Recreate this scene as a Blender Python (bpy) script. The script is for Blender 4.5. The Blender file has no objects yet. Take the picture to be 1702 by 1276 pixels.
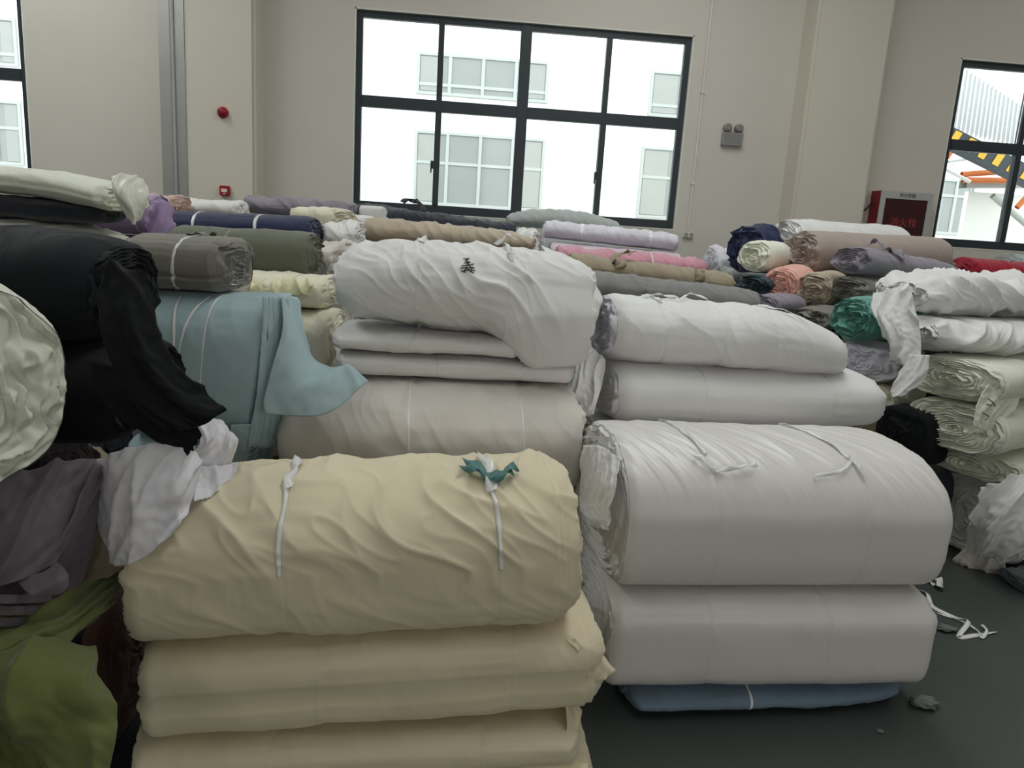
import bpy, bmesh, math, random
import numpy as np
from mathutils import Vector, Matrix

# ------------------------------------------------------------------ camera
FPX = 1250.0
PITCH, ROLL, YAW = 0.20534, 0.06297, 0.07703
CAM = np.array([0.0, 0.0, 1.45])
cp, sp = math.cos(PITCH), math.sin(PITCH)
FW = np.array([math.sin(YAW) * cp, math.cos(YAW) * cp, -sp])
_r = np.array([math.cos(YAW), -math.sin(YAW), 0.0])
_u = np.cross(_r, FW)
RT = _r * math.cos(ROLL) + _u * math.sin(ROLL)
UP = -_r * math.sin(ROLL) + _u * math.cos(ROLL)
scene = bpy.context.scene
COL = scene.collection
cd = bpy.data.cameras.new('camera')
cam = bpy.data.objects.new('camera', cd)
COL.objects.link(cam)
cd.sensor_width = 36.0
cd.lens = FPX * 36.0 / 1702.0
cd.clip_start = 0.05
cam.matrix_world = Matrix(((RT[0], UP[0], -FW[0], CAM[0]), (RT[1], UP[1], -FW[1], CAM[1]),
                           (RT[2], UP[2], -FW[2], CAM[2]), (0, 0, 0, 1)))
scene.camera = cam

# ------------------------------------------------------------------ world, lights, exposure
w = bpy.data.worlds.new('overcast')
scene.world = w
w.use_nodes = True
bg = w.node_tree.nodes['Background']
bg.inputs[0].default_value = (0.95, 0.99, 1.0, 1)
bg.inputs[1].default_value = 3.4


def area(name, loc, rot, sx, sy, power, color=(1, 1, 1), portal=False):
    l = bpy.data.lights.new(name, 'AREA')
    l.shape = 'RECTANGLE'
    l.size, l.size_y = sx, sy
    l.energy = power
    l.color = color
    if portal:
        l.cycles.is_portal = True
    o = bpy.data.objects.new(name, l)
    o.location = loc
    o.rotation_euler = rot
    COL.objects.link(o)
    return o


# daylight of the windows in view (portals that guide the sky's own light)
for i, xc in enumerate((-5.94, 0.55, 6.75)):
    area('window_portal', (xc, 8.25, 2.49), (-math.pi / 2, 0, 0), 3.36, 1.9, 1, portal=True)
# unseen fill lamps added behind the camera to brighten the bundle fronts
for xc, p in ((-3.2, 36), (2.4, 55), (7.0, 56)):
    area('rear_fill', (xc, -6.9, 3.0), (math.pi / 2, 0, 0), 3.6, 2.2, p, (1.0, 0.985, 0.95))
# overhead fill lamps, added out of view to lift the back wall and piles
for xc, yc, p in ((1.6, 4.2, 98), (1.6, 0.6, 30), (-4.2, 5.0, 108), (7.0, 4.6, 48), (-3.6, 1.2, 38)):
    area('overhead_fill', (xc, yc, 5.1), (0, 0, 0), 1.2, 4.5, p, (0.97, 1.0, 0.98))

scene.view_settings.view_transform = 'Standard'
scene.view_settings.look = 'None'
scene.view_settings.exposure = 0.0
scene.view_settings.gamma = 1.0
scene.view_settings.use_curve_mapping = False


# ------------------------------------------------------------------ helpers
def U(px, py, Y):
    """photo position and depth -> point of the hall"""
    d = FW + RT * (px - 851) / FPX - UP * (py - 638) / FPX
    return CAM + d * (Y / d[1])


def YX(px, py, x):
    """depth at which the sight line through px, py reaches x"""
    d = FW + RT * (px - 851) / FPX - UP * (py - 638) / FPX
    return d[1] * x / d[0]


def XP(px, Y, z):
    """x of the point at depth Y and height z seen at column px"""
    k = (px - 851) / FPX
    a = FPX and (RT - k * FW)
    return -(a[1] * Y + a[2] * (z - CAM[2])) / a[0]


rng = np.random.default_rng(5)
PERM = rng.permutation(256)
PERM = np.concatenate([PERM, PERM, PERM])
G3 = rng.normal(size=(256, 3))
G3 /= np.linalg.norm(G3, axis=1)[:, None]


def noise(x, y, z):
    x, y, z = np.broadcast_arrays(np.asarray(x, float), np.asarray(y, float), np.asarray(z, float))
    xi, yi, zi = np.floor(x).astype(int), np.floor(y).astype(int), np.floor(z).astype(int)
    xf, yf, zf = x - xi, y - yi, z - zi
    xi &= 255; yi &= 255; zi &= 255
    fu = lambda t: t * t * t * (t * (t * 6 - 15) + 10)
    u, v, ww = fu(xf), fu(yf), fu(zf)
    out = 0
    for dx in (0, 1):
        for dy in (0, 1):
            for dz in (0, 1):
                g = G3[PERM[PERM[PERM[xi + dx] + yi + dy] + zi + dz]]
                d = g[..., 0] * (xf - dx) + g[..., 1] * (yf - dy) + g[..., 2] * (zf - dz)
                out = out + d * (u if dx else 1 - u) * (v if dy else 1 - v) * (ww if dz else 1 - ww)
    return out * 1.6


def fbm(x, y, z, o=3):
    a, s, f = 0, 1.0, 1.0
    for i in range(o):
        a = a + s * noise(x * f + 7.3 * i, y * f + 3.1 * i, z * f + 1.7 * i)
        s *= .5; f *= 2.03
    return a


def ridge(x, y, z):
    n = 1 - np.abs(noise(x, y, z)) * 1.7
    return np.clip(n, 0, 1) ** 3


def srgb(c):
    return tuple(((v / 255) / 12.92 if v / 255 <= .04045 else ((v / 255 + .055) / 1.055) ** 2.4) for v in c)


MATS = {}


def fabric(name, rgb, rough=.85, sheen=.15, vary=.06, bump=.25, scale=900, rgb2=None, vs=5, spec=.25):
    m = bpy.data.materials.new(name)
    m.use_nodes = True
    nt = m.node_tree
    b = nt.nodes['Principled BSDF']
    b.inputs['Roughness'].default_value = rough
    b.inputs['Specular IOR Level'].default_value = spec
    b.inputs['Sheen Weight'].default_value = sheen
    b.inputs['Sheen Roughness'].default_value = .5
    tc = nt.nodes.new('ShaderNodeTexCoord')
    n1 = nt.nodes.new('ShaderNodeTexNoise')
    n1.inputs['Scale'].default_value = vs
    n1.inputs['Detail'].default_value = 4
    nt.links.new(tc.outputs['Object'], n1.inputs['Vector'])
    r = nt.nodes.new('ShaderNodeMix')
    r.data_type = 'RGBA'
    c = np.array(srgb(rgb))
    c2 = np.array(srgb(rgb2)) if rgb2 else c * (1 - 2.2 * vary)
    r.inputs['A'].default_value = (*np.clip(c * (1 + vary * .6), 0, .92), 1)
    r.inputs['B'].default_value = (*c2, 1)
    nt.links.new(n1.outputs['Fac'], r.inputs['Factor'])
    nt.links.new(r.outputs['Result'], b.inputs['Base Color'])
    n2 = nt.nodes.new('ShaderNodeTexNoise')
    n2.inputs['Scale'].default_value = scale
    n2.inputs['Detail'].default_value = 2
    nt.links.new(tc.outputs['Object'], n2.inputs['Vector'])
    bp = nt.nodes.new('ShaderNodeBump')
    bp.inputs['Strength'].default_value = bump
    bp.inputs['Distance'].default_value = .0015
    nt.links.new(n2.outputs['Fac'], bp.inputs['Height'])
    nt.links.new(bp.outputs['Normal'], b.inputs['Normal'])
    MATS[name] = m
    return m


def plain(name, rgb, rough=.5, metal=0.0, spec=.5, vary=0, vs=3, aniso=None):
    m = bpy.data.materials.new(name)
    m.use_nodes = True
    nt = m.node_tree
    b = nt.nodes['Principled BSDF']
    b.inputs['Base Color'].default_value = (*srgb(rgb), 1)
    b.inputs['Roughness'].default_value = rough
    b.inputs['Metallic'].default_value = metal
    b.inputs['Specular IOR Level'].default_value = spec
    if vary:
        tc = nt.nodes.new('ShaderNodeTexCoord')
        n1 = nt.nodes.new('ShaderNodeTexNoise')
        n1.inputs['Scale'].default_value = vs
        n1.inputs['Detail'].default_value = 7
        n1.inputs['Roughness'].default_value = .65
        nt.links.new(tc.outputs['Object'], n1.inputs['Vector'])
        r = nt.nodes.new('ShaderNodeMix')
        r.data_type = 'RGBA'
        c = np.array(srgb(rgb))
        r.inputs['A'].default_value = (*np.clip(c * (1 + vary), 0, 1), 1)
        r.inputs['B'].default_value = (*(c * (1 - vary)), 1)
        nt.links.new(n1.outputs['Fac'], r.inputs['Factor'])
        nt.links.new(r.outputs['Result'], b.inputs['Base Color'])
    MATS[name] = m
    return m


def film(name, rgb, alpha=.75, rough=.25):
    m = plain(name, rgb, rough, 0, .6)
    m.node_tree.nodes['Principled BSDF'].inputs['Alpha'].default_value = alpha
    return m


def mesh_obj(name, verts, faces, mat, parent=None, smooth=True):
    me = bpy.data.meshes.new(name)
    me.from_pydata([tuple(v) for v in verts], [], faces)
    if smooth:
        me.polygons.foreach_set('use_smooth', [True] * len(me.polygons))
    me.materials.append(mat)
    me.update()
    o = bpy.data.objects.new(name, me)
    COL.objects.link(o)
    if parent:
        o.parent = parent
    return o


def grid_mesh(name, V, mat, parent=None, wrap=False, smooth=True):
    """V: (n, m, 3) array; wrap closes the second direction"""
    n, m, _ = V.shape
    i = np.arange(n - 1)[:, None]
    j = np.arange(m if wrap else m - 1)[None, :]
    j2 = (j + 1) % m
    F = np.stack([i * m + j, i * m + j2, (i + 1) * m + j2, (i + 1) * m + j], -1).reshape(-1, 4)
    me = bpy.data.meshes.new(name)
    nv, nf = n * m, len(F)
    me.vertices.add(nv)
    me.vertices.foreach_set('co', np.ascontiguousarray(V, dtype=np.float32).ravel())
    me.loops.add(nf * 4)
    me.loops.foreach_set('vertex_index', F.astype(np.int32).ravel())
    me.polygons.add(nf)
    me.polygons.foreach_set('loop_start', np.arange(0, nf * 4, 4, dtype=np.int32))
    me.polygons.foreach_set('use_smooth', np.full(nf, smooth))
    me.update(calc_edges=True)
    me.validate()
    me.materials.append(mat)
    o = bpy.data.objects.new(name, me)
    COL.objects.link(o)
    if parent:
        o.parent = parent
    return o


def boxes(name, lst, mat, parent=None, kind=None, bevel=0):
    bm = bmesh.new()
    for (x0, x1, y0, y1, z0, z1) in lst:
        r = bmesh.ops.create_cube(bm, size=1)
        for v in r['verts']:
            v.co = Vector(((x0 + x1) / 2 + v.co.x * (x1 - x0), (y0 + y1) / 2 + v.co.y * (y1 - y0),
                           (z0 + z1) / 2 + v.co.z * (z1 - z0)))
    if bevel:
        bmesh.ops.bevel(bm, geom=bm.edges[:], offset=bevel, segments=2, affect='EDGES')
    me = bpy.data.meshes.new(name)
    bm.to_mesh(me)
    bm.free()
    me.materials.append(mat)
    o = bpy.data.objects.new(name, me)
    COL.objects.link(o)
    if parent:
        o.parent = parent
    if kind:
        o['kind'] = kind
    return o


def tube(name, pts, rad, mat, parent=None, seg=10):
    pts = np.array(pts, float)
    n = len(pts)
    V = np.zeros((n, seg, 3))
    for i in range(n):
        t = pts[min(i + 1, n - 1)] - pts[max(i - 1, 0)]
        t /= np.linalg.norm(t) + 1e-9
        a = np.cross(t, [0, 0, 1.0])
        if np.linalg.norm(a) < .05:
            a = np.cross(t, [0, 1.0, 0])
        a /= np.linalg.norm(a)
        b = np.cross(t, a)
        for j in range(seg):
            q = 2 * math.pi * j / seg
            V[i, j] = pts[i] + rad * (a * math.cos(q) + b * math.sin(q))
    return grid_mesh(name, V, mat, parent, wrap=True)


def empty(name, loc=(0, 0, 0)):
    o = bpy.data.objects.new(name, None)
    o.location = loc
    o.empty_display_size = .1
    COL.objects.link(o)
    return o


def tag(o, label=None, cat=None, group=None, kind=None):
    if label: o['label'] = label
    if cat: o['category'] = cat
    if group: o['group'] = group
    if kind: o['kind'] = kind
    return o


def catmull(P, n):
    """P (k, d) -> (n, d) Catmull-Rom through the points"""
    P = np.asarray(P, float)
    k = len(P)
    if k == 2:
        t = np.linspace(0, 1, n).reshape(-1, *([1] * (P.ndim - 1)))
        return P[0] * (1 - t) + P[1] * t
    Q = np.concatenate([[2 * P[0] - P[1]], P, [2 * P[-1] - P[-2]]])
    t = np.linspace(0, k - 1 - 1e-9, n)
    i = np.floor(t).astype(int)
    f = (t - i).reshape(-1, *([1] * (P.ndim - 1)))
    p0, p1, p2, p3 = Q[i], Q[i + 1], Q[i + 2], Q[i + 3]
    return .5 * (2 * p1 + (p2 - p0) * f + (2 * p0 - 5 * p1 + 4 * p2 - p3) * f ** 2 + (3 * p1 - p0 - 3 * p2 + p3) * f ** 3)


def sheet(name, rows, mat, parent=None, n=46, m=46, fold=.012, fs=9.0, fdir=(1, .25), fine=.004, thick=.003, seed=0, fray=0.0):
    """a draped piece of cloth through rows of (px, py, Y) points"""
    P = np.array([[U(*p) for p in r] for r in rows])
    A = catmull(P, n)
    V = catmull(np.swapaxes(A, 0, 1), m)
    V = np.swapaxes(V, 0, 1)
    du, dv = np.gradient(V, axis=0), np.gradient(V, axis=1)
    N = np.cross(du, dv)
    N /= np.linalg.norm(N, axis=2)[..., None] + 1e-9
    uu = np.cumsum(np.linalg.norm(du, axis=2), 0)
    vv = np.cumsum(np.linalg.norm(dv, axis=2), 1)
    a = vv * fdir[0] + uu * fdir[1]
    b = -vv * fdir[1] + uu * fdir[0]
    wob = noise(b * fs * .35, a * fs * .3, seed + .5) * .8
    d = fold * (ridge(a * fs + wob, b * fs * .22, seed) - .35) + fold * .7 * noise(a * fs * .5, b * fs * .3, seed + 9)
    d = d + fine * noise(a * fs * 4, b * fs * 3, seed + 4)
    V = V + N * d[..., None]
    if fray:
        e = noise(vv[-1] * 160, seed, .5) * fray
        V[-1] += (V[-1] - V[-3]) / (np.linalg.norm(V[-1] - V[-3], axis=1)[:, None] + 1e-9) * e[:, None]
    if parent is not None:
        Mi = np.array(parent.matrix_world.inverted())
        V = V @ Mi[:3, :3].T + Mi[:3, 3]
    o = grid_mesh(name, V, mat, parent)
    sm = o.modifiers.new('thickness', 'SOLIDIFY')
    sm.thickness = thick
    sm.offset = 0
    return o


# ------------------------------------------------------------------ fabric bundles
class Bundle:
    """a rolled or folded length of cloth: its axis runs from the left end to the right end"""
    def __init__(self, label, px, Y, zb, w, h, mat, name='fabric_bundle', cat='fabric bundle', group=None, n=2.6, nt=2.6,
                 ties=(), pinch=.05, pw=.035, creases=(), droop=(0, 0), taper=(0, 0), lump=.008, lf=5.0, wr=.004, wf=9.0,
                 diag=.5, film=0.0, res=(120, 96), ends=(8, 8), eamp=.010, ecr=.006, ebulge=.012, turns=1.0, tie_mat=None,
                 seed=None, steps=(), roll=0.0, arch=0.0, rad=.02, emat=None, tw=.010, tiewr=.006, edge=.006, ewarp=1.6, wtaper=(0, 0), sag=None, flat=False, slant=(0, 0), zslant=0.0):
        Bundle.count = getattr(Bundle, 'count', 0) + 1
        self.seed = seed if seed is not None else Bundle.count * 3.77
        self.__dict__.update(w=w, h=h, n=n, nt=nt, ties=ties, pinch=pinch, pw=pw, creases=creases, droop=droop, taper=taper,
                             lump=lump, lf=lf, wr=wr, wf=wf, diag=diag, film=film, steps=steps, arch=arch, rad=rad,
                             tiewr=tiewr, edge=edge, mat=mat, wtaper=wtaper, sag=sag, flat=flat, slant=slant, zslant=zslant)
        Y0, Y1 = (Y, Y) if np.isscalar(Y) else Y
        z0, z1 = (zb, zb) if np.isscalar(zb) else zb
        yf = .36 * w                      # the ends are measured on their outermost edge
        p0 = np.array([XP(px[0], Y0 + (yf if px[0] > 851 else -yf), z0 + h / 2), Y0, z0])
        p1 = np.array([XP(px[1], Y1 + (yf if px[1] < 851 else -yf), z1 + h / 2), Y1, z1])
        self.L = float(np.linalg.norm(p1 - p0))
        ax = (p1 - p0) / self.L
        ay = np.cross([0, 0, 1.0], ax); ay /= np.linalg.norm(ay)
        az = np.cross(ax, ay)
        if roll:
            c, s = math.cos(roll), math.sin(roll)
            ay, az = ay * c + az * s, az * c - ay * s
        o = (p0 + p1) / 2
        root = empty(name)
        root.matrix_world = Matrix(((ax[0], ay[0], az[0], o[0]), (ax[1], ay[1], az[1], o[1]), (ax[2], ay[2], az[2], o[2]), (0, 0, 0, 1)))
        tag(root, label, cat, group)
        self.root = root
        nu, na = res
        s = np.linspace(0, 1, nu)
        k = min(.25, 6 / nu)
        s = np.concatenate([np.array([0, .25, .5, .75]) * rad / self.L, np.linspace(rad / self.L, 1 - rad / self.L, nu), 1 - np.array([.75, .5, .25, 0]) * rad / self.L])
        a = np.linspace(0, 2 * math.pi, na, endpoint=False)
        S, A = np.meshgrid(s, a, indexing='ij')
        V = self.point(S, A)
        grid_mesh('wrap', V, mat, root, wrap=True)
        em = emat or mat
        if ends[0]:
            self.cap(0, V[0], ends[0], eamp, ecr, ebulge, turns, em, ewarp)
        if ends[1]:
            self.cap(1, V[-1], ends[1], eamp, ecr, ebulge, turns, em, ewarp)
        for t in ties:
            self.tie(t, tie_mat or MATS['tie_white'], tw)

    def point(self, S, A, off=0.0):
        S, A = np.broadcast_arrays(np.asarray(S, float), np.asarray(A, float))
        sd = self.seed
        L, w, h = self.L, self.w, self.h
        c, si = np.cos(A), np.sin(A)
        nn = np.where(si > 0, self.nt, self.n)
        y = -np.sign(c) * np.abs(c) ** (2 / nn)
        z = np.sign(si) * np.abs(si) ** (2 / nn)
        x = (S - .5) * L
        sc = np.ones_like(S)
        dl, dr = S * L, (1 - S) * L
        for d, tp in ((dl, self.taper[0]), (dr, self.taper[1])):
            if tp:
                q = np.clip(1 - d / (.42 * L), 0, 1)
                sc = sc * (1 - tp * q ** 2)
        for d in (dl, dr):
            q = np.clip(1 - d / self.rad, 0, 1)
            sc = sc - .5 * self.rad / min(w, h) * q ** 2
        for s0, drr in self.steps:
            sc = sc - drr / (h / 2) * np.clip((S - s0) * L / .004, 0, 1)
        wsc = np.ones_like(S)
        for d, tp in ((dl, self.wtaper[0]), (dr, self.wtaper[1])):
            if tp:
                wsc = wsc * (1 - tp * np.clip(1 - d / (.42 * L), 0, 1) ** 2)
        cr = np.ones_like(S)
        for zf, dep, *wd in self.creases:
            wd = wd[0] if wd else .05
            zz = (z + 1) / 2
            zf2 = zf + .03 * noise(S * 4, sd, 3.3)
            cr = cr - dep * np.exp(-((zz - zf2) / wd) ** 2)
        Y = y * w / 2 * sc * cr * wsc
        Z = z * h / 2 * sc
        up = np.clip((si + .35) / .9, 0.0, 1)
        # normal direction in the section
        ny, nz = y / (w / 2), z / (h / 2)
        ln = np.hypot(ny, nz) + 1e-9
        ny, nz = ny / ln, nz / ln
        X3 = x
        d = self.lump * fbm(X3 * self.lf, Y * self.lf, Z * self.lf + sd, 2)
        arc = Y * .9 + Z * .3
        u1 = X3 + self.diag * Z * 1.6 + .06 * noise(X3 * 5, Y * 5, Z * 5 + sd)
        v1 = Z - self.diag * X3
        if self.wr:
            r1 = ridge(u1 * self.wf, v1 * self.wf * .25, Y * self.wf * .25 + sd)
            r2 = ridge(u1 * self.wf * 1.9 + 3, v1 * self.wf * .6, Y * 4 + sd + 5)
            d = d + self.wr * (r1 * 1.3 + .6 * r2 - .5) * (.35 + .65 * up)
        if self.film:
            fr = ridge((X3 + .5 * Y) * 16, (Y - .5 * X3) * 1.6, sd)
            fr2 = ridge((X3 + .6 * Y) * 34, (Y - .5 * X3) * 3, sd + 3)
            d = d + self.film * (fr + .5 * fr2 - .4) * np.clip(si * 1.6 - .25, 0, 1)
        for t in self.ties:
            q = S - t
            g = np.exp(-(q * L / self.pw) ** 2)
            d = d - self.pinch * min(w, h) * .5 * g
            ring = noise(A * 5.5, np.sign(q) * 3 + .3, sd + t * 50)
            d = d + self.tiewr * ring * np.exp(-np.abs(q) * L / .09) * (1 - .6 * g)
        d = d + off
        Y = Y + ny * d
        Z = np.maximum(Z + nz * d + h / 2, .002 + off)
        if self.flat:
            Z = np.minimum(Z, h - .002 + off)
        if self.sag:
            s0, s1, dz, dy = self.sag      # the front of the wrap hangs lower from s0 to s1
            g = np.clip((S - s0) / (s1 - s0), 0, 1)
            g = g * g * (3 - 2 * g) * np.clip((c - .25) / .35, 0, 1) * np.clip((.25 - si) / .9, 0, 1)
            Z = Z - dz * g
            Y = Y - dy * np.clip(g * 3, 0, 1)
        for dd, dp in ((S, self.droop[0]), (1 - S, self.droop[1])):
            if dp:
                Z = Z - dp * np.clip(1 - dd / .4, 0, 1) ** 2
        if self.arch:
            Z = Z + self.arch * (1 - (2 * S - 1) ** 2)
        if self.slant[0] or self.slant[1]:
            X3 = X3 + Y / (w / 2) * (self.slant[0] * (1 - S) + self.slant[1] * S)
        if self.zslant:
            X3 = X3 - self.zslant * S * np.clip(1 - Z / h, 0, 1)
        if self.edge:
            wl = np.exp(-dl / .03); wr_ = np.exp(-dr / .03)
            X3 = X3 - wl * self.edge * fbm(A * 2.2, sd, .3) + wr_ * self.edge * fbm(A * 2.2, sd, 5.3)
        return np.stack([X3, Y, Z], -1)

    def cap(self, side, ring, N, amp, cr, bulge, turns, mat, warp=1.2):
        na = len(ring)
        nr = max(int(N * 6), 24)
        c = ring.mean(0)
        r = np.linspace(.995, .02, nr)
        A = np.linspace(0, 2 * math.pi, na, endpoint=False)
        R, AA = np.meshgrid(r, A, indexing='ij')
        base = c + (ring - c)[None] * R[..., None]
        sd = self.seed + side * 11
        yy, zz = base[..., 1], base[..., 2]
        q = R * N + turns * AA / (2 * math.pi) + warp * (noise(yy * 9, zz * 9, sd) + .5 * noise(yy * 24, zz * 24, sd + 1))
        fl = np.floor(q)
        rg = 1 - np.abs(2 * (q - fl) - 1)
        rnd = .5 + .8 * noise(fl * 1.73 + .4, AA * 1.2, sd)
        x = amp * rg ** .8 * rnd * 2 + cr * .8 * fbm(yy * 13, zz * 13, sd + 2, 2) + bulge * (1 - R ** 2)
        x = x * np.clip((1 - R) * nr * .5, 0, 1)
        sg = -1 if side == 0 else 1
        base = base.copy()
        base[..., 0] += sg * (x - .002)
        base[..., 1] += cr * .35 * noise(yy * 16, zz * 16, sd + 7) * np.clip((1 - R) * 6, 0, 1)
        base[..., 2] += cr * .35 * noise(yy * 16, zz * 16, sd + 8) * np.clip((1 - R) * 6, 0, 1)
        mid = base[-1].mean(0)[None, None].repeat(na, 1)
        V = np.concatenate([base, mid])
        if side == 1:
            V = V[:, ::-1]
        grid_mesh('end_face', V[::-1], mat, self.root, wrap=True)

    def tie(self, t, mat, tw):
        na = 220
        A = np.linspace(0, 2 * math.pi, na, endpoint=False)
        lean = .012 * np.sin(A + self.seed)
        V = []
        for du, off in ((-1, .0004), (-.85, .0012), (0, .0016), (.85, .0012), (1, .0004)):
            wn = .75 + .35 * noise(A * 4, self.seed, t * 9)
            V.append(self.point(t + (du * tw / 2 * wn + lean) / self.L, A, off))
        grid_mesh('tie', np.array(V), mat, self.root, wrap=True)

    def ribbon(self, pts, mat, width=.012, off=.006, name='tie_tail', n=40, lift=.0, twist=.6):
        """flat string laid on the wrap through (s, angle in degrees) points"""
        P = catmull(np.array(pts, float), n)
        C = self.point(P[:, 0], np.radians(P[:, 1]), off)
        t = np.gradient(C, axis=0)
        t /= np.linalg.norm(t, axis=1)[:, None]
        C2 = self.point(P[:, 0], np.radians(P[:, 1]), off + .01)
        nn = C2 - C
        sd = np.cross(t, nn)
        sd /= np.linalg.norm(sd, axis=1)[:, None] + 1e-9
        q = np.linspace(0, 1, n)
        nn = nn / (np.linalg.norm(nn, axis=1)[:, None] + 1e-9)
        tw = (np.sin(q * 9 + self.seed) * twist)[:, None]
        sd = sd * np.cos(tw) + nn * np.sin(tw)
        C = C + nn * (lift * np.sin(q * math.pi) + lift * q)[:, None]
        V = np.stack([C - sd * width / 2, C + nn * .0015, C + sd * width / 2], 1)
        o = grid_mesh(name, V, mat, self.root)
        m = o.modifiers.new('thickness', 'SOLIDIFY'); m.thickness = .0012
        return o

    def stroke(self, pts, mat, width=.004, name='marker_line'):
        return self.ribbon(pts, mat, width, .003, name, max(8, 6 * len(pts)), 0, 0)

# ------------------------------------------------------------------ materials
plain('wall_paint', (214, 210, 200), .8, 0, .3, .045, 1.6)
plain('pillar_paint', (216, 211, 197), .8, 0, .3, .04, 1.4)
plain('ceiling_paint', (205, 205, 200), .85)
plain('floor_epoxy', (66, 72, 69), .38, 0, .45, .22, 2.5)
plain('frame_grey', (52, 60, 66), .45, 0, .4)
plain('reveal_white', (232, 232, 222), .7)
plain('steel', (176, 176, 174), .42, .55, .5, .12, 5)
plain('red_plastic', (165, 20, 28), .4)
plain('red_enamel', (138, 14, 34), .35)
plain('dark_red_glass', (58, 12, 20), .12, 0, .6)
plain('silver_frame', (196, 198, 196), .35, .4)
plain('white_plastic', (222, 222, 214), .5)
plain('grey_plastic', (150, 148, 146), .5)
plain('lamp_grey', (128, 128, 126), .3)
plain('text_red', (165, 50, 55), .5)
plain('text_dark', (70, 70, 70), .6)
plain('ink', (28, 28, 34), .6)
plain('ext_white', (238, 240, 238), .9)
plain('ext_frame', (176, 182, 180), .6)
plain('ext_glass', (140, 146, 144), .3, 0, .5, .12, .9)
plain('ext_curtain', (160, 163, 160), .8, 0, .3, .1, 1.5)
plain('ext_ground', (150, 150, 146), .9)
plain('orange_steel', (214, 120, 60), .6)
plain('black_steel', (46, 58, 66), .5)
plain('yellow_paint', (226, 178, 60), .6)
plain('corrugated', (176, 180, 180), .5)
plain('lint', (104, 112, 106), .95)
film('tie_white', (250, 250, 248), .75, .22)
film('tie_clear', (244, 245, 243), .22, .35)
film('plastic_clear', (240, 242, 238), .4, .22)
film('plastic_milky', (238, 240, 226), .8, .3)

fabric('cream', (228, 217, 187), .8, .2, .04, .3)
fabric('white_satin', (226, 222, 219), .36, .1, .025, .10, 500, spec=.6)
fabric('white_cotton', (228, 226, 224), .85, .15, .03)
fabric('white_wrap', (230, 229, 228), .6, .1, .03, .15, 300)
fabric('ivory', (219, 213, 205), .85, .15, .04)
fabric('lilac_white', (220, 218, 227), .8, .15, .04)
fabric('pale_yellow', (232, 227, 204), .8, .15, .05)
fabric('greenish_white', (232, 234, 218), .8, .15, .05)
fabric('light_blue', (176, 200, 206), .8, .2, .05)
fabric('blue_grey', (112, 132, 150), .8, .15, .06)
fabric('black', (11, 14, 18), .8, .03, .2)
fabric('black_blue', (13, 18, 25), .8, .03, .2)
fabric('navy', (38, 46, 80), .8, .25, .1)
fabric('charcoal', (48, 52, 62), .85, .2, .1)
fabric('olive', (104, 108, 92), .8, .2, .08)
fabric('taupe_grey', (128, 125, 117), .8, .2, .06)
fabric('mid_grey', (128, 128, 126), .8, .2, .06)
fabric('purple_grey', (142, 136, 146), .8, .2, .07)
fabric('pale_grey', (186, 192, 190), .8, .15, .05)
fabric('tan', (188, 174, 154), .8, .2, .06)
fabric('peach_beige', (196, 170, 152), .8, .2, .06)
fabric('khaki', (158, 146, 124), .8, .2, .06)
fabric('pink', (206, 148, 164), .8, .2, .06)
fabric('lilac_pink', (216, 204, 214), .8, .15, .05)
fabric('rose_taupe', (172, 158, 149), .6, .2, .05)
fabric('crimson', (170, 26, 50), .75, .2, .12)
fabric('coral', (222, 156, 142), .8, .2, .08, rgb2=(232, 190, 178), vs=24)
fabric('teal_dark', (62, 80, 88), .8, .2, .1)
fabric('teal_green', (104, 164, 150), .7, .25, .1)
fabric('lavender', (182, 158, 198), .75, .25, .08)
fabric('dusty_pink', (206, 172, 160), .8, .2, .08)
fabric('plum_grey', (106, 98, 104), .55, .2, .1)
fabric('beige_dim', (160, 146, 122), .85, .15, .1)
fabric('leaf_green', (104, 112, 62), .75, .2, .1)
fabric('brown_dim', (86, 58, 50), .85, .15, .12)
fabric('floor_grey', (96, 104, 108), .85, .15, .1)
fabric('teal_rag', (86, 132, 128), .6, .2, .1)
fabric('satin_rag', (226, 224, 230), .45, .1, .03, .12, 400)
fabric('yellow_cloth', (234, 230, 190), .7, .15, .06)


def glass_mat():
    m = bpy.data.materials.new('window_glass')
    m.use_nodes = True
    nt = m.node_tree
    nt.nodes.clear()
    out = nt.nodes.new('ShaderNodeOutputMaterial')
    mix = nt.nodes.new('ShaderNodeMixShader')
    tr = nt.nodes.new('ShaderNodeBsdfTransparent')
    tr.inputs[0].default_value = (.95, .97, .96, 1)
    gl = nt.nodes.new('ShaderNodeBsdfGlossy')
    gl.inputs['Roughness'].default_value = .05
    fr = nt.nodes.new('ShaderNodeFresnel')
    fr.inputs[0].default_value = 1.3
    nt.links.new(fr.outputs[0], mix.inputs[0])
    nt.links.new(tr.outputs[0], mix.inputs[1])
    nt.links.new(gl.outputs[0], mix.inputs[2])
    nt.links.new(mix.outputs[0], out.inputs[0])
    MATS['glass'] = m


glass_mat()
M = MATS

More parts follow.
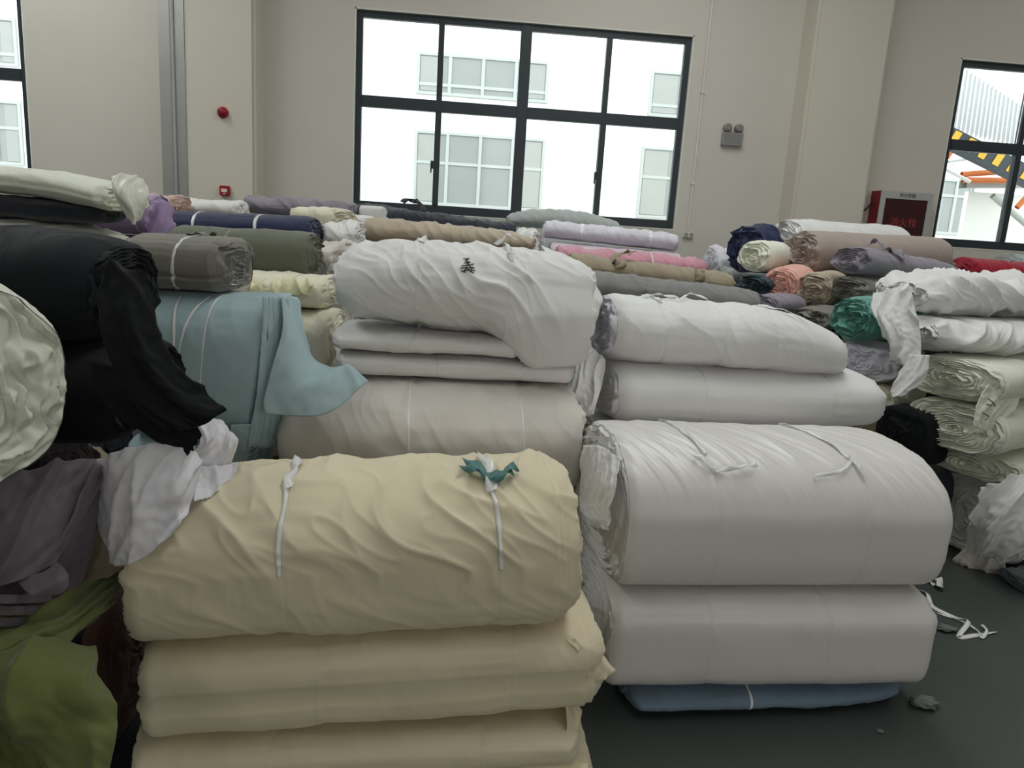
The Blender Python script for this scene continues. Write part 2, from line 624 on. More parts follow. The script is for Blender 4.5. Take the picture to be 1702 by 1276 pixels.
# ------------------------------------------------------------------ the hall
WY = 8.0
X0, X1, YR, HC = -8.6, 10.4, -7.2, 5.4
ZB, ZT = 1.535, 3.445
OPEN = [(-7.63, -4.255), (-1.14, 2.235), (5.06, 8.435)]
wl = []
xs = [X0] + [v for o in OPEN for v in o] + [X1]
for i in range(0, len(xs), 2):
    wl.append((xs[i], xs[i + 1], WY, WY + .24, 0, HC))
for a, b in OPEN:
    wl.append((a, b, WY, WY + .24, 0, ZB))
    wl.append((a, b, WY, WY + .24, ZT, HC))
boxes('wall_back', wl, M['wall_paint'], kind='structure')
boxes('wall_left', [(X0 - .2, X0, YR, WY + .24, 0, HC)], M['wall_paint'], kind='structure')
boxes('wall_right', [(X1, X1 + .2, YR, WY + .24, 0, HC)], M['wall_paint'], kind='structure')
boxes('wall_front', [(X0, X1, YR - .2, YR, 0, HC)], M['wall_paint'], kind='structure')
boxes('ceiling', [(X0 - .2, X1 + .2, YR - .2, WY + .24, HC, HC + .2)], M['ceiling_paint'], kind='structure')
boxes('floor', [(X0 - .2, X1 + .2, YR - .2, WY + .24, -.15, 0)], M['floor_epoxy'], kind='structure')


def pillar(name, xa, xb, y0):
    bm = bmesh.new()
    r = bmesh.ops.create_cube(bm, size=1)
    for v in r['verts']:
        v.co = Vector(((xa + xb) / 2 + v.co.x * (xb - xa), (y0 + WY + .01) / 2 + v.co.y * (WY + .01 - y0), HC / 2 + v.co.z * HC))
    ed = [e for e in bm.edges if abs(e.verts[0].co.z - e.verts[1].co.z) > 1 and e.verts[0].co.y < y0 + .05]
    bmesh.ops.bevel(bm, geom=ed, offset=.03, segments=4, affect='EDGES')
    me = bpy.data.meshes.new(name)
    bm.to_mesh(me); bm.free()
    me.materials.append(M['pillar_paint'])
    o = bpy.data.objects.new(name, me)
    COL.objects.link(o)
    o['kind'] = 'structure'
    return o


PY = 7.68
p = pillar('pillar', XP(1333, PY, 2.5), XP(1455, PY, 2.5), PY)
p = pillar('pillar', -2.84, XP(424, PY, 2.4), PY)
# metal cover strip on the joint beside the left pillar
sx0, sx1 = XP(267, PY - .01, 2.3), XP(309, PY - .01, 2.3)
mid = (sx0 + sx1) / 2
st = boxes('trim_1', [(sx0, sx1, PY - .012, PY - .001, 0, HC)], M['steel'], kind='structure')
tube('cover_rib', [(mid + .01, PY - .016, 0), (mid + .01, PY - .016, HC)], .022, M['steel'], st)


def window(idx, a, b):
    root = tag(empty('window_%d' % idx, (0, 0, 0)), kind='structure')
    y0, y1 = WY + .035, WY + .105
    m = (a + b) / 2
    f, zt = .06, 2.6
    def bar(n, x0, x1, z0, z1, dy=0):
        return boxes(n, [(x0, x1, y0 - dy, y1, z0, z1)], M['frame_grey'], root, bevel=.004)
    bar('frame_side', a + .012, a + .012 + f, ZB, ZT)
    bar('frame_side', b - .012 - f, b - .012, ZB, ZT)
    bar('frame_top', a + .012 + f, b - .012 - f, ZT - .012 - f, ZT - .012, -.002)
    bar('frame_bottom', a + .012 + f, b - .012 - f, ZB, ZB + f + .025, -.002)
    bar('mullion', m - .055, m + .055, ZB + .001, ZT - .013, .009)
    bar('transom', a + .012 + f, m - .055, zt - .06, zt + .05, .005)
    bar('transom', m + .055, b - .012 - f, zt - .06, zt + .05, .005)
    for q, (u, v) in enumerate(((a, m), (m, b))):
        c = (u + v) / 2
        bar('glazing_bar', c - .028, c + .028, zt + .05, ZT - .012 - f, .002)
        bar('meeting_stile', c - .03, c + .03, ZB + f + .025, zt - .06, .012)
        h = boxes('latch', [(c - .052, c - .03, y0 - .035, y0 - .01, 1.98, 2.06), (c - .06, c - .045, y0 - .045, y0 - .03, 1.94, 2.06)], M['frame_grey'], root, bevel=.003)
        for (x0, x1) in ((u, c), (c, v)):
            for (z0, z1) in ((ZB + .08, zt - .05), (zt + .05, ZT - .07)):
                boxes('pane', [(x0 + .03, x1 - .03, y0 + .03, y0 + .036, z0, z1)], M['glass'], root)
    # plaster reveal
    boxes('reveal', [(a, a + .012, WY - .004, WY + .2, ZB, ZT), (b - .012, b, WY - .004, WY + .2, ZB, ZT),
                     (a, b, WY - .004, WY + .2, ZT - .012, ZT), (a, b, WY - .004, WY + .2, ZB - .012, ZB)], M['reveal_white'], root)
    return root


for i, (a, b) in enumerate(OPEN):
    window(i + 1, a, b)


def P3(px, py, Y):
    return U(px, py, Y)


def text(name, body, loc, size, mat, parent=None, rot=(math.pi / 2, 0, 0), depth=.0015):
    c = bpy.data.curves.new(name, 'FONT')
    c.body = body
    c.size = size
    c.align_x = 'CENTER'
    c.align_y = 'CENTER'
    c.extrude = depth
    c.resolution_u = 3
    o = bpy.data.objects.new(name, c)
    COL.objects.link(o)
    dg = bpy.context.evaluated_depsgraph_get()
    me = bpy.data.meshes.new_from_object(o.evaluated_get(dg))
    COL.objects.unlink(o)
    bpy.data.objects.remove(o)
    me.materials.clear()
    me.materials.append(mat)
    t = bpy.data.objects.new(name, me)
    t.location = loc
    t.rotation_euler = rot
    COL.objects.link(t)
    if parent:
        t.parent = parent
    return t


def disc(name, c, r, d, mat, parent=None, seg=32, r2=None, bev=.2):
    """round body facing -Y, its back at c.y"""
    r2 = r2 or r
    prof = [(0, d), (r2 * .8, d), (r2 * .95, d * .9), (r, d * .55), (r, 0), (0, 0)]
    V = np.zeros((len(prof), seg, 3))
    for i, (rr, yy) in enumerate(prof):
        for j in range(seg):
            q = 2 * math.pi * j / seg
            V[i, j] = (c[0] + max(rr, 1e-4) * math.cos(q), c[1] - yy, c[2] + max(rr, 1e-4) * math.sin(q))
    return grid_mesh(name, V[:, ::-1], mat, parent, wrap=True)


# wall fittings
c = P3(371, 187, PY)
r = tag(empty('alarm_sounder', c), 'round red fire alarm sounder on the pillar above the call point', 'alarm')
disc('sounder_base', (0, 0, 0), .052, .03, M['red_plastic'], r)
disc('sounder_dome', (0, -.03, 0), .04, .03, M['red_enamel'], r, r2=.03)
c = P3(375, 317, PY)
r = tag(empty('call_point', c), 'square red fire call point with white label on the pillar', 'alarm')
boxes('call_point_box', [(-.046, .046, -.045, 0, -.046, .046)], M['red_plastic'], r, bevel=.006)
boxes('label_plate', [(-.028, .026, -.048, -.044, -.014, .018)], M['white_plastic'], r)
disc('button', (0, -.045, -.03), .008, .006, M['white_plastic'], r, seg=16)
c = P3(1215, 231, WY)
r = tag(empty('emergency_light', c), 'grey twin-head emergency light on the wall right of the middle window', 'emergency light')
boxes('battery_box', [(-.108, .108, -.06, 0, -.075, .06)], M['grey_plastic'], r, bevel=.008)
boxes('front_plate', [(-.09, .09, -.063, -.058, -.055, .045)], M['lamp_grey'], r, bevel=.002)
for sx in (-1, 1):
    h = disc('lamp_head', (sx * .06, -.012, .105), .045, .06, M['grey_plastic'], r, r2=.04)
    disc('lens', (sx * .06, -.070, .105), .033, .006, M['lamp_grey'], h, seg=24)
pts = [U(1190, -20, WY - .02), U(1143, 385, WY - .02)]
pts[0][0] = pts[1][0] = 2.375
pts[0][2] = HC - .05
pts[1][2] = 1.53
cnd = tag(tube('conduit', [pts[0], pts[1]], .012, M['white_plastic']), 'thin white cable conduit running down the wall beside the middle window', 'pipe')
for zc in (2.0, 2.9, 3.8):
    boxes('clip', [(2.355, 2.395, WY - .036, WY, zc, zc + .02)], M['white_plastic'], cnd, bevel=.003)
c = P3(1143, 390, WY)
r = tag(empty('wall_socket', c), 'small white double socket box at the foot of the conduit', 'socket')
boxes('socket_box', [(-.055, .055, -.04, 0, -.03, .03)], M['white_plastic'], r, bevel=.005)
for sx in (-.028, .028):
    boxes('socket_face', [(sx - .02, sx + .02, -.043, -.038, -.02, .02)], M['grey_plastic'], r, bevel=.002)

FY = 7.8
a = P3(1466, 316, FY); b = P3(1553, 322, FY)
fx0, fx1, fz1 = a[0], b[0], a[2]
fz0 = fz1 - .66
r = tag(empty('fire_hydrant_cabinet', ((fx0 + fx1) / 2, WY, fz0)), 'red fire hydrant cabinet with a silver framed dark glass door', 'fire cabinet')
hw, hh = (fx1 - fx0) / 2, fz1 - fz0
boxes('cabinet_box', [(-hw, hw, FY - WY + .012, -.001, 0, hh)], M['red_enamel'], r, bevel=.004)
dy = FY - WY
dr = boxes('door', [(-hw, -hw + .055, dy, dy + .012, 0, hh), (hw - .055, hw, dy, dy + .012, 0, hh),
                    (-hw + .055, hw - .055, dy, dy + .012, hh - .075, hh), (-hw + .055, hw - .055, dy, dy + .012, 0, .075)], M['silver_frame'], r)
boxes('door_pane', [(-hw + .055, hw - .055, dy + .004, dy + .009, .075, hh - .075)], M['dark_red_glass'], r)
text('lettering', '消火栓', (0, dy + .002, hh * .52), .1, M['text_red'], r)
text('door_caption', '消火栓箱', (.0, dy - .001, hh - .038), .045, M['text_dark'], r)
tag(tube('cable', [U(1432, 352, WY - .03), U(1440, 347, WY - .05), U(1455, 331, WY - .06), U(1463, 322, 7.9)], .008, M['ink']),
    'short black cable from the wall to the fire cabinet', 'cable')

# ------------------------------------------------------------------ outside the windows
BY = 22.0
root = tag(empty('neighbouring_building', (0, BY, 0)), 'white plastered factory building seen through the windows', 'building')
boxes('facade', [(-30, 34, 0, 4, -4, 9.2)], M['ext_white'], root)
boxes('parapet', [(-30.2, 34.2, -.15, 4, 9.2, 9.45)], M['ext_white'], root)


def ext_window(px0, py0, px1, py1, cols, tz, extend=(0, 0)):
    a = U(px0, py0, BY); b = U(px1, py1, BY)
    x0, x1, z1, z0 = a[0] - extend[0], b[0] + extend[1], a[2], b[2]
    wn = boxes('window', [(x0, x1, -.02, .06, z0, z1)], M['ext_glass'], root)
    for n_, xa, xb, za, zb_, d in [('frame_side', x0, x0 + .08, z0, z1, .06), ('frame_side', x1 - .08, x1, z0, z1, .06), ('frame_top', x0 + .08, x1 - .08, z1 - .07, z1, .058), ('frame_bottom', x0 + .08, x1 - .08, z0, z0 + .08, .058)]:
        boxes(n_, [(xa, xb, -d, -.021, za, zb_)], M['ext_frame'], wn)
    zc = z0 + (z1 - z0) * tz
    boxes('transom', [(x0 + .08, x1 - .08, -.05, -.021, zc - .04, zc + .04)], M['ext_frame'], wn)
    for i in range(1, cols):
        xc = x0 + (x1 - x0) * i / cols
        boxes('glazing_bar', [(xc - .045, xc + .045, -.055, -.021, z0 + .08, z1 - .07)], M['ext_frame'], wn)
    boxes('curtain', [(x0 + .1, x0 + (x1 - x0) * .2, -.034, -.0205, z0 + .1, z1 - .1)], M['ext_curtain'], wn)
    boxes('curtain', [(x1 - (x1 - x0) * .16, x1 - .1, -.034, -.0205, z0 + .1, z1 - .1)], M['ext_curtain'], wn)


ext_window(694, 86, 909, 172, 4, .25)
ext_window(690, 216, 899, 352, 4, .58)
ext_window(1083, 117, 1148, 198, 4, .25, (0, 2.6))
ext_window(1067, 243, 1135, 366, 4, .58, (0, 2.6))
ext_window(-40, 26, 32, 112, 4, .25, (1.5, 0))
ext_window(-40, 164, 42, 276, 4, .58, (1.5, 0))
ext_window(1560, 296, 1607, 392, 2, .7)
tag(boxes('outside_ground', [(-40, 44, 8.3, 60, -.3, -.1)], M['ext_ground']), kind='structure')

# canopy outside the right-hand window
cr = tag(empty('loading_canopy', (8.5, 13, 0)), 'canopy of corrugated sheet on striped beam outside the right window', 'canopy')
cr_m = cr.matrix_world.copy(); cr_m.translation = (8.5, 13, 0)


def loc(p):
    return np.array(p) - np.array((8.5, 13, 0))


A, B_, C_, D_ = loc(U(1588, 100, 15)), loc(U(1790, 235, 15)), loc(U(1790, 268, 12)), loc(U(1572, 212, 12))
n, m = 4, 240
V = np.zeros((n, m, 3))
for i in range(n):
    for j in range(m):
        u, v = i / (n - 1), j / (m - 1)
        V[i, j] = (A * (1 - v) + B_ * v) * (1 - u) + (D_ * (1 - v) + C_ * v) * u
        V[i, j, 2] += .04 * math.sin(j * math.pi / 4)
sh = grid_mesh('corrugated_sheet', V, M['corrugated'], cr)


def strut(name, p, q, r, mat, parent):
    return tube(name, [loc(p), loc(q)], r, mat, parent, 8)


def beam(name, p, q, hgt, dep, mat, parent):
    p, q = loc(p), loc(q)
    V = np.zeros((2, 4, 3))
    for i, e in enumerate((p, q)):
        for j, (dy, dz) in enumerate(((0, 0), (dep, 0), (dep, hgt), (0, hgt))):
            V[i, j] = e + np.array([0, dy, dz])
    return grid_mesh(name, V, mat, parent, wrap=True, smooth=False)


pa, pb = U(1568, 240, 11.5), U(1790, 350, 11.5)
bmn = beam('beam', pa, pb, .30, .15, M['black_steel'], cr)
for k in range(9):
    t = .03 + k * .105
    e0 = pa + (pb - pa) * t + np.array([0, -.012, .06]); e1 = pa + (pb - pa) * (t + .045) + np.array([0, -.012, .06])
    V = np.zeros((2, 4, 3))
    for i, e in enumerate((e0, e1)):
        for j, (dy, dz) in enumerate(((0, 0), (.011, 0), (.011, .18), (0, .18))):
            V[i, j] = loc(e) + np.array([dz * .5, dy, dz])
    grid_mesh('stripe', V, M['yellow_paint'], bmn, wrap=True, smooth=False)
for (p, q) in (((1598, 290), (1680, 284)), ((1600, 299), (1702, 300)), ((1564, 276), (1584, 246)), ((1690, 345), (1715, 318))):
    strut('purlin', U(*p, 12.2), U(*q, 12.2), .045, M['orange_steel'], cr)
for (p, q) in (((1605, 246), (1680, 292)), ((1575, 268), (1615, 262)), ((1566, 278), (1612, 302))):
    strut('brace', U(*p, 12), U(*q, 12), .03, M['ext_white'], cr)
s0 = boxes('side_wall', [(U(1612, 310, 12.5)[0] - 8.5, U(1612, 310, 12.5)[0] - 8.5 + 6, -.5, -.4, -.1, U(1612, 318, 12.5)[2])], M['ext_white'], cr)
beam('coping', U(1606, 312, 12.3), U(1790, 312, 12.3), .12, .2, M['ext_frame'], cr)
strut('handrail', U(1650, 325, 11.8), U(1760, 420, 11.8), .05, M['ext_frame'], cr)

# ------------------------------------------------------------------ bundles
B = Bundle
bpy.context.view_layer.update()


def support(label, px, Y, zt, w, mat, hs=(.34,), inset=.03, **k):
    """bundles that carry a stack whose top rests at zt, down to the floor"""
    z = zt
    n = max(1, int(round(zt / .36)))
    words = ['directly under', 'second below', 'third below', 'fourth below', 'fifth below']
    for i in range(n):
        h = zt / n
        z -= h
        B('plain folded bundle %s %s' % (words[i], label), (px[0] + (1 if px[0] < 851 else 3), px[1] - (3 if px[1] < 851 else 1)), Y, z, w * .8, h - .004, M[mat[i % len(mat)]], n=4, nt=4, ties=(.25, .75), pinch=.02,
          wr=.002, lump=.004, flat=True, ebulge=.004, res=(40, 40), ends=(7, 7), rad=.015, **k)


H = (230, 180)   # hero resolution

# --- cream stack, nearest
c1 = B('cream fabric bundle topmost of the near stack, with a teal rag under its tie', (206, 952), (1.82, 1.90), (.45, .49), .52, .365, M['cream'],
       n=4.6, nt=2.15, tie_mat=M['tie_clear'], ties=(.335, .80), pinch=.015, pw=.03, res=(300, 220), wr=.009, wf=7, diag=.9, lump=.006, lf=3.5, tiewr=.006,
       ends=(12, 12), rad=.035, ebulge=.004, ecr=.003, taper=(.10, .0), steps=((.945, .006), (.962, .006), (.98, .006)), droop=(.03, 0), seed=2.0)
c2 = B('cream fabric bundle folded double, second in the near stack', (238, 985), (1.82, 1.91), (.225, .265), .53, .222, M['cream'], flat=True,
       n=5, nt=4.5, tie_mat=M['tie_clear'], ties=(.37, .80), pinch=.02, creases=((.47, .09, .045),), res=(240, 180), wr=.003, wf=6, lump=.005, ends=(9, 9), rad=.03, seed=5.0,
       steps=((.96, .004), (.98, .005)))
c3 = B('cream fabric bundle third in the near stack, pressed flat', (222, 945), (1.80, 1.87), (.11, .125), .54, .115, M['cream'], flat=True,
       n=4.5, nt=4.5, tie_mat=M['tie_clear'], ties=(.30, .78), pinch=.03, creases=((.3, .03),), res=(160, 120), wr=.003, lump=.005, ends=(8, 8), rad=.03)
c4 = B('cream fabric bundle lowest of the near stack, on the floor', (250, 965), (1.80, 1.87), (0, 0), .56, .11, M['cream'], flat=True,
       n=4.5, nt=4.5, tie_mat=M['tie_clear'], ties=(.28, .8), pinch=.03, res=(120, 96), wr=.003, lump=.005, ends=(8, 8), rad=.03)
c1.ribbon([(.335, 62), (.337, 80), (.34, 100)], M['tie_white'], .026, .008, 'tie_knot')
c1.ribbon([(.335, 66), (.334, 45), (.331, 20), (.330, 2)], M['tie_white'], .012, .006)
c1.ribbon([(.80, 55), (.803, 75), (.795, 95)], M['tie_white'], .03, .009, 'tie_knot')
c1.ribbon([(.80, 62), (.808, 40), (.812, 18), (.812, 0)], M['tie_white'], .011, .006)
for pts in ([(.80, 62), (.775, 72), (.748, 84)], [(.80, 64), (.765, 70), (.735, 76)], [(.80, 62), (.825, 66), (.855, 70)], [(.80, 64), (.83, 68), (.868, 74)]):
    c1.ribbon(pts, M['teal_rag'], .03, .010, 'teal_rag', lift=.008)
sheet('loose_corner', [[(940, 1062, 1.66), (965, 1060, 1.68), (985, 1070, 1.72)], [(960, 1085, 1.65), (985, 1090, 1.68), (1000, 1094, 1.72)],
                       [(965, 1130, 1.66), (995, 1130, 1.68), (1022, 1114, 1.72)]], M['cream'], c2.root, fold=.01, seed=3)
sheet('loose_corner', [[(935, 1150, 1.66), (950, 1160, 1.68), (960, 1170, 1.70)], [(940, 1200, 1.65), (955, 1210, 1.67), (972, 1222, 1.70)],
                       [(930, 1290, 1.65), (960, 1292, 1.67), (988, 1285, 1.70)]], M['cream'], c3.root, fold=.008, seed=4)

# --- white satin stack, right of it
a3 = B('blue-grey fabric bundle squashed flat on the floor under the white stack', (1000, 1490), (2.28, 2.34), (0, 0), .56, .075, M['blue_grey'], flat=True,
       n=2.4, nt=2.6, ties=(.4,), pinch=.02, wr=.004, res=(140, 90), ends=(5, 5), wtaper=(0, .25))
a2 = B('white satin bundle in the near right stack, under the glossy topmost one', (965, 1522), (2.32, 2.36), (.07, .07), .62, .312, M['white_satin'], flat=True,
       n=5, nt=4.5, ties=(.30, .665), pinch=.008, pw=.02, tiewr=.003, res=H, wr=.0015, wf=8, film=.0, lump=.004, lf=3, ends=(17, 13), eamp=.009, ecr=.004, rad=.03, emat=M['white_cotton'],
       tie_mat=M['tie_clear'], tw=.016)
a1 = B('large glossy white satin bundle topping the near right stack', (978, 1516), (2.36, 2.42), (.378, .378), .66, .452, M['white_satin'],
       n=4.4, nt=2.15, ties=(.255, .72), pinch=.004, pw=.02, tiewr=.0015, res=(300, 220), wr=.0, film=.006, slant=(-.01, -.065), lump=.003, lf=3, ends=(19, 14), eamp=.009, ecr=.004, ebulge=.02, rad=.03, emat=M['white_cotton'],
       tie_mat=M['tie_clear'], tw=.016)
a1.ribbon([(.235, 110), (.245, 90), (.25, 75), (.262, 57)], M['tie_white'], .016, .006)
a1.ribbon([(.69, 108), (.705, 88), (.72, 72), (.725, 56)], M['tie_white'], .016, .006)
a1.ribbon([(.265, 42), (.24, 48), (.215, 54)], M['tie_white'], .018, .007, lift=.01)
a1.ribbon([(.265, 42), (.32, 43), (.40, 47)], M['tie_white'], .018, .007, lift=.012)
a1.ribbon([(.725, 52), (.68, 46), (.64, 42), (.57, 40)], M['tie_white'], .014, .007, lift=.006)
a1.ribbon([(.728, 54), (.73, 47), (.735, 40)], M['tie_white'], .014, .007, lift=.004)
FX = [[(972, 740, .452), (1000, 742, .462), (1026, 760, .475)], [(966, 790, .435), (996, 800, .44), (1024, 812, .462)], [(962, 838, .43), (988, 850, .43), (1014, 862, .455)], [(984, 872, .43), (998, 878, .43), (1010, 880, .448)]]
sheet('hanging_flap', [[(a, b, YX(a, b, x)) for a, b, x in r] for r in FX], M['white_cotton'], a1.root, n=50, m=50, fold=.012, fs=14, seed=8, fray=.004)
# --- white middle-right stack
m3 = B('white fabric bundle with a frayed lilac end between the two white stacks', (966, 1440), (3.08, 3.12), (.44, .44), .6, .25, M['white_cotton'], flat=True, n=3, nt=3,
       ties=(.3,), res=(100, 80), ends=(9, 9), eamp=.02, ecr=.03)
m4 = B('white fabric bundle lying low behind the glossy satin stack', (980, 1440), (3.10, 3.14), (0, 0), .64, .43, M['white_cotton'], flat=True, n=3, nt=3,
       ties=(.3,), res=(100, 80), ends=(12, 9), eamp=.02, ecr=.02)
m2 = B('smooth white bundle under the sagging one, right of the marked bale', (988, 1462), (3.08, 3.14), (.70, .70), .60, .245, M['white_wrap'], flat=True,
       n=2.8, nt=2.6, ties=(.30, .78), pinch=.02, res=H, wr=.001, lump=.004, ends=(10, 10), rad=.06, taper=(0, .10), tie_mat=M['tie_clear'], ecr=.02)
sheet('frayed_edge', [[(975, 575, 3.02), (992, 585, 2.96), (1006, 598, 2.90)], [(955, 610, 2.96), (976, 618, 2.90), (1002, 625, 2.84)], [(946, 648, 2.90), (966, 655, 2.85), (996, 655, 2.81)], [(940, 692, 2.86), (962, 694, 2.81), (988, 690, 2.79)]],
      M['white_cotton'], m2.root, n=54, m=46, fold=.026, fs=14, seed=9, fray=.006)
m1 = B('white bundle sagging at its right end, with lilac layers showing at the left end', (990, 1420), (3.12, 3.12), (.935, .915), .56, .265, M['white_wrap'],
       n=2.3, nt=2.3, ties=(.20, .44, .65), pinch=.02, pw=.045, res=H, wr=.005, wf=8, lump=.008, ends=(10, 8), ecr=.022, eamp=.016, rad=.05, taper=(0, .34),
       droop=(0, .05), emat=M['lilac_white'], tie_mat=M['tie_clear'])
m1.ribbon([(.20, 70), (.2, 85), (.198, 100)], M['tie_white'], .02, .007, 'tie_knot')
m1.ribbon([(.63, 84), (.70, 72), (.76, 60), (.80, 46)], M['tie_white'], .014, .006, lift=.006)
m1.ribbon([(.14, 86), (.22, 92), (.30, 88)], M['tie_white'], .02, .008, lift=.006)
m1.ribbon([(.30, 86), (.36, 92), (.42, 86)], M['tie_white'], .012, .008, lift=.012)

# --- marked bale in the middle
b4 = B('broad ivory-white bundle with two pinched ties, behind the cream stack', (470, 962), (2.86, 2.86), (.45, .45), .74, .415, M['ivory'], flat=True,
       n=2.7, nt=2.35, ties=(.42, .80), pinch=.04, pw=.03, res=H, wr=.005, wf=6, lump=.012, ends=(12, 12), rad=.05, taper=(.05, .08), ecr=.02, seed=9.1)
b5 = B('ivory-white bundle on the floor below the broad pinched one', (480, 950), (2.86, 2.86), (0, 0), .74, .45, M['ivory'], flat=True, n=3, nt=3, ties=(.4, .8),
       res=(80, 70), ends=(12, 12), ecr=.02)
b3 = B('smooth flat white layer lowest in the marked bale', (562, 950), (3.03, 3.03), (.868, .868), .54, .088, M['white_cotton'], flat=True, n=3.4, nt=3.4, ties=(.42, .78),
       pinch=.03, res=(140, 90), wr=.001, lump=.004, ends=(5, 5), rad=.03)
b2 = B('white folded layer middle of the marked bale, bulging at the left', (557, 850), (3.03, 3.03), (.958, .958), .54, .08, M['white_cotton'], flat=True, n=3.0, nt=3.0, ties=(.42,),
       pinch=.03, res=(140, 90), wr=.003, lump=.008, ends=(5, 5), rad=.03)
b1 = B('baggy white wrapped bale with a handwritten mark on its front', (556, 985), (3.02, 3.02), (1.042, 1.04), .60, .335, M['white_wrap'],
       n=2.3, nt=2.1, ties=(.315, .66), pinch=.035, pw=.045, res=(280, 220), wr=.011, wf=7, diag=.8, lump=.012, lf=4, ends=(9, 9), ecr=.03, rad=.08, taper=(.26, .20),
       tiewr=.010, sag=(.56, .82, .15, .05), seed=6.4, tie_mat=M['tie_clear'])
b1.ribbon([(.32, 105), (.318, 90), (.315, 72)], M['tie_white'], .03, .008, 'tie_knot')
b1.ribbon([(.66, 98), (.662, 80), (.668, 62), (.675, 45)], M['tie_white'], .016, .008)
b1.ribbon([(.66, 60), (.68, 52), (.69, 44)], M['tie_white'], .012, .01, lift=.01)
b1.ribbon([(.62, 110), (.66, 100), (.70, 88)], M['tie_white'], .02, .012, lift=.02)


def mark(bn, strokes, s0, a0, ks, ka, w=.005):
    for st in strokes:
        bn.stroke([(s0 + x * ks, a0 + y * ka) for x, y in st], M['ink'], w)


mark(b1, [[(0, 3.1), (.5, 3.3), (.2, 2.7), (.6, 2.4), (.1, 2.1)], [(-.1, 1.2), (.9, 2.2)], [(.3, 2.4), (.7, 1.2)], [(-.2, .7), (1.0, 1.3)], [(-.1, .2), (1.05, .75)], [(.15, 0), (.35, 1.4)], [(.65, .1), (.8, 1.5)], [(.3, .9), (.95, .0)]],
     .485, 22, .046, 6.5, .0045)
sheet('loose_corner', [[(900, 408, 3.0), (945, 428, 2.99), (985, 462, 3.02)], [(925, 448, 2.85), (962, 468, 2.84), (1000, 491, 2.92)], [(945, 500, 2.765), (970, 520, 2.76), (996, 512, 2.86)], [(962, 560, 2.75), (974, 565, 2.75), (984, 556, 2.80)]],
      M['white_wrap'], b1.root, n=50, m=40, fold=.006, fs=9, fdir=(.8, .6), seed=21)

# --- light blue block and what lies on it
bl = B('light blue fabric bundle with white strings and loose hanging tail', (215, 492), (2.74, 2.72), (.665, .665), .44, .50, M['light_blue'], flat=True,
       n=3.6, nt=3.4, ties=(.62,), pinch=.012, res=(160, 140), wr=.002, lump=.005, ends=(9, 9), eamp=.012, rad=.02, seed=4.2, zslant=.09)
bl.ribbon([(.35, 66), (.37, 40), (.40, 5), (.42, -30)], M['tie_white'], .009, .005)
bl.ribbon([(.55, 68), (.50, 45), (.44, 10), (.40, -25)], M['tie_white'], .009, .005)
bl.ribbon([(.28, 80), (.42, 72), (.55, 78), (.66, 88)], M['tie_white'], .016, .012, lift=.02)
for k in range(5):
    x = 436 + k * 9
    sheet('layer_edge', [[(x, 492, 2.50 + k * .02), (x + 7, 493, 2.515 + k * .02)], [(x - 1, 560, 2.495 + k * .02), (x + 9, 560, 2.515 + k * .02)],
                         [(x - 8, 640, 2.495 + k * .02), (x + 3, 645, 2.515 + k * .02)], [(x - 24, 745, 2.495 + k * .02), (x - 12, 742, 2.515 + k * .02)]],
          M['light_blue'], bl.root, n=40, m=8, fold=.005, fs=14, seed=30 + k, thick=.004)
sheet('loose_tail', [[(468, 492, 2.56), (484, 490, 2.64), (500, 500, 2.72)], [(468, 550, 2.52), (495, 560, 2.56), (515, 580, 2.64)],
                     [(452, 610, 2.48), (510, 620, 2.50), (548, 606, 2.58)], [(438, 665, 2.46), (520, 640, 2.46), (580, 606, 2.54)],
                     [(440, 688, 2.45), (540, 688, 2.43), (612, 632, 2.50)]], M['light_blue'], bl.root, n=60, m=50, fold=.010, fs=6, fdir=(1, -.3), seed=41)
bl2 = B('greyish blue bundle below the light blue one, mostly hidden', (225, 440), (2.74, 2.72), (.33, .33), .46, .335, M['light_blue'], flat=True, n=3, nt=3, ties=(.6,), res=(80, 60), ends=(8, 8))
sheet('hanging_edge', [[(385, 705, 2.50), (425, 705, 2.50)], [(378, 740, 2.50), (415, 742, 2.50)], [(370, 790, 2.52), (398, 790, 2.52)]], M['light_blue'], bl2.root, n=24, m=24, fold=.012, seed=44)
bl3 = B('dark blue-grey bundle on the floor below the light blue stack', (225, 440), (2.74, 2.72), (0, 0), .48, .33, M['blue_grey'], flat=True, n=3, nt=3, ties=(.6,), res=(60, 50), ends=(8, 8))
tp = B('taupe grey folded bundle with one white string, on the light blue one', (222, 411), (2.76, 2.74), (1.168, 1.168), .40, .185, M['taupe_grey'], n=3.4, nt=3.0, ties=(.55,),
       pinch=.02, creases=((.30, .05, .03),), res=(150, 120), wr=.002, lump=.004, ends=(8, 7), eamp=.012, ecr=.022, rad=.02, steps=((.94, .003),), tw=.014)
tp.ribbon([(.545, 80), (.6, 92), (.72, 96)], M['taupe_grey'], .03, .006, 'loose_fold')

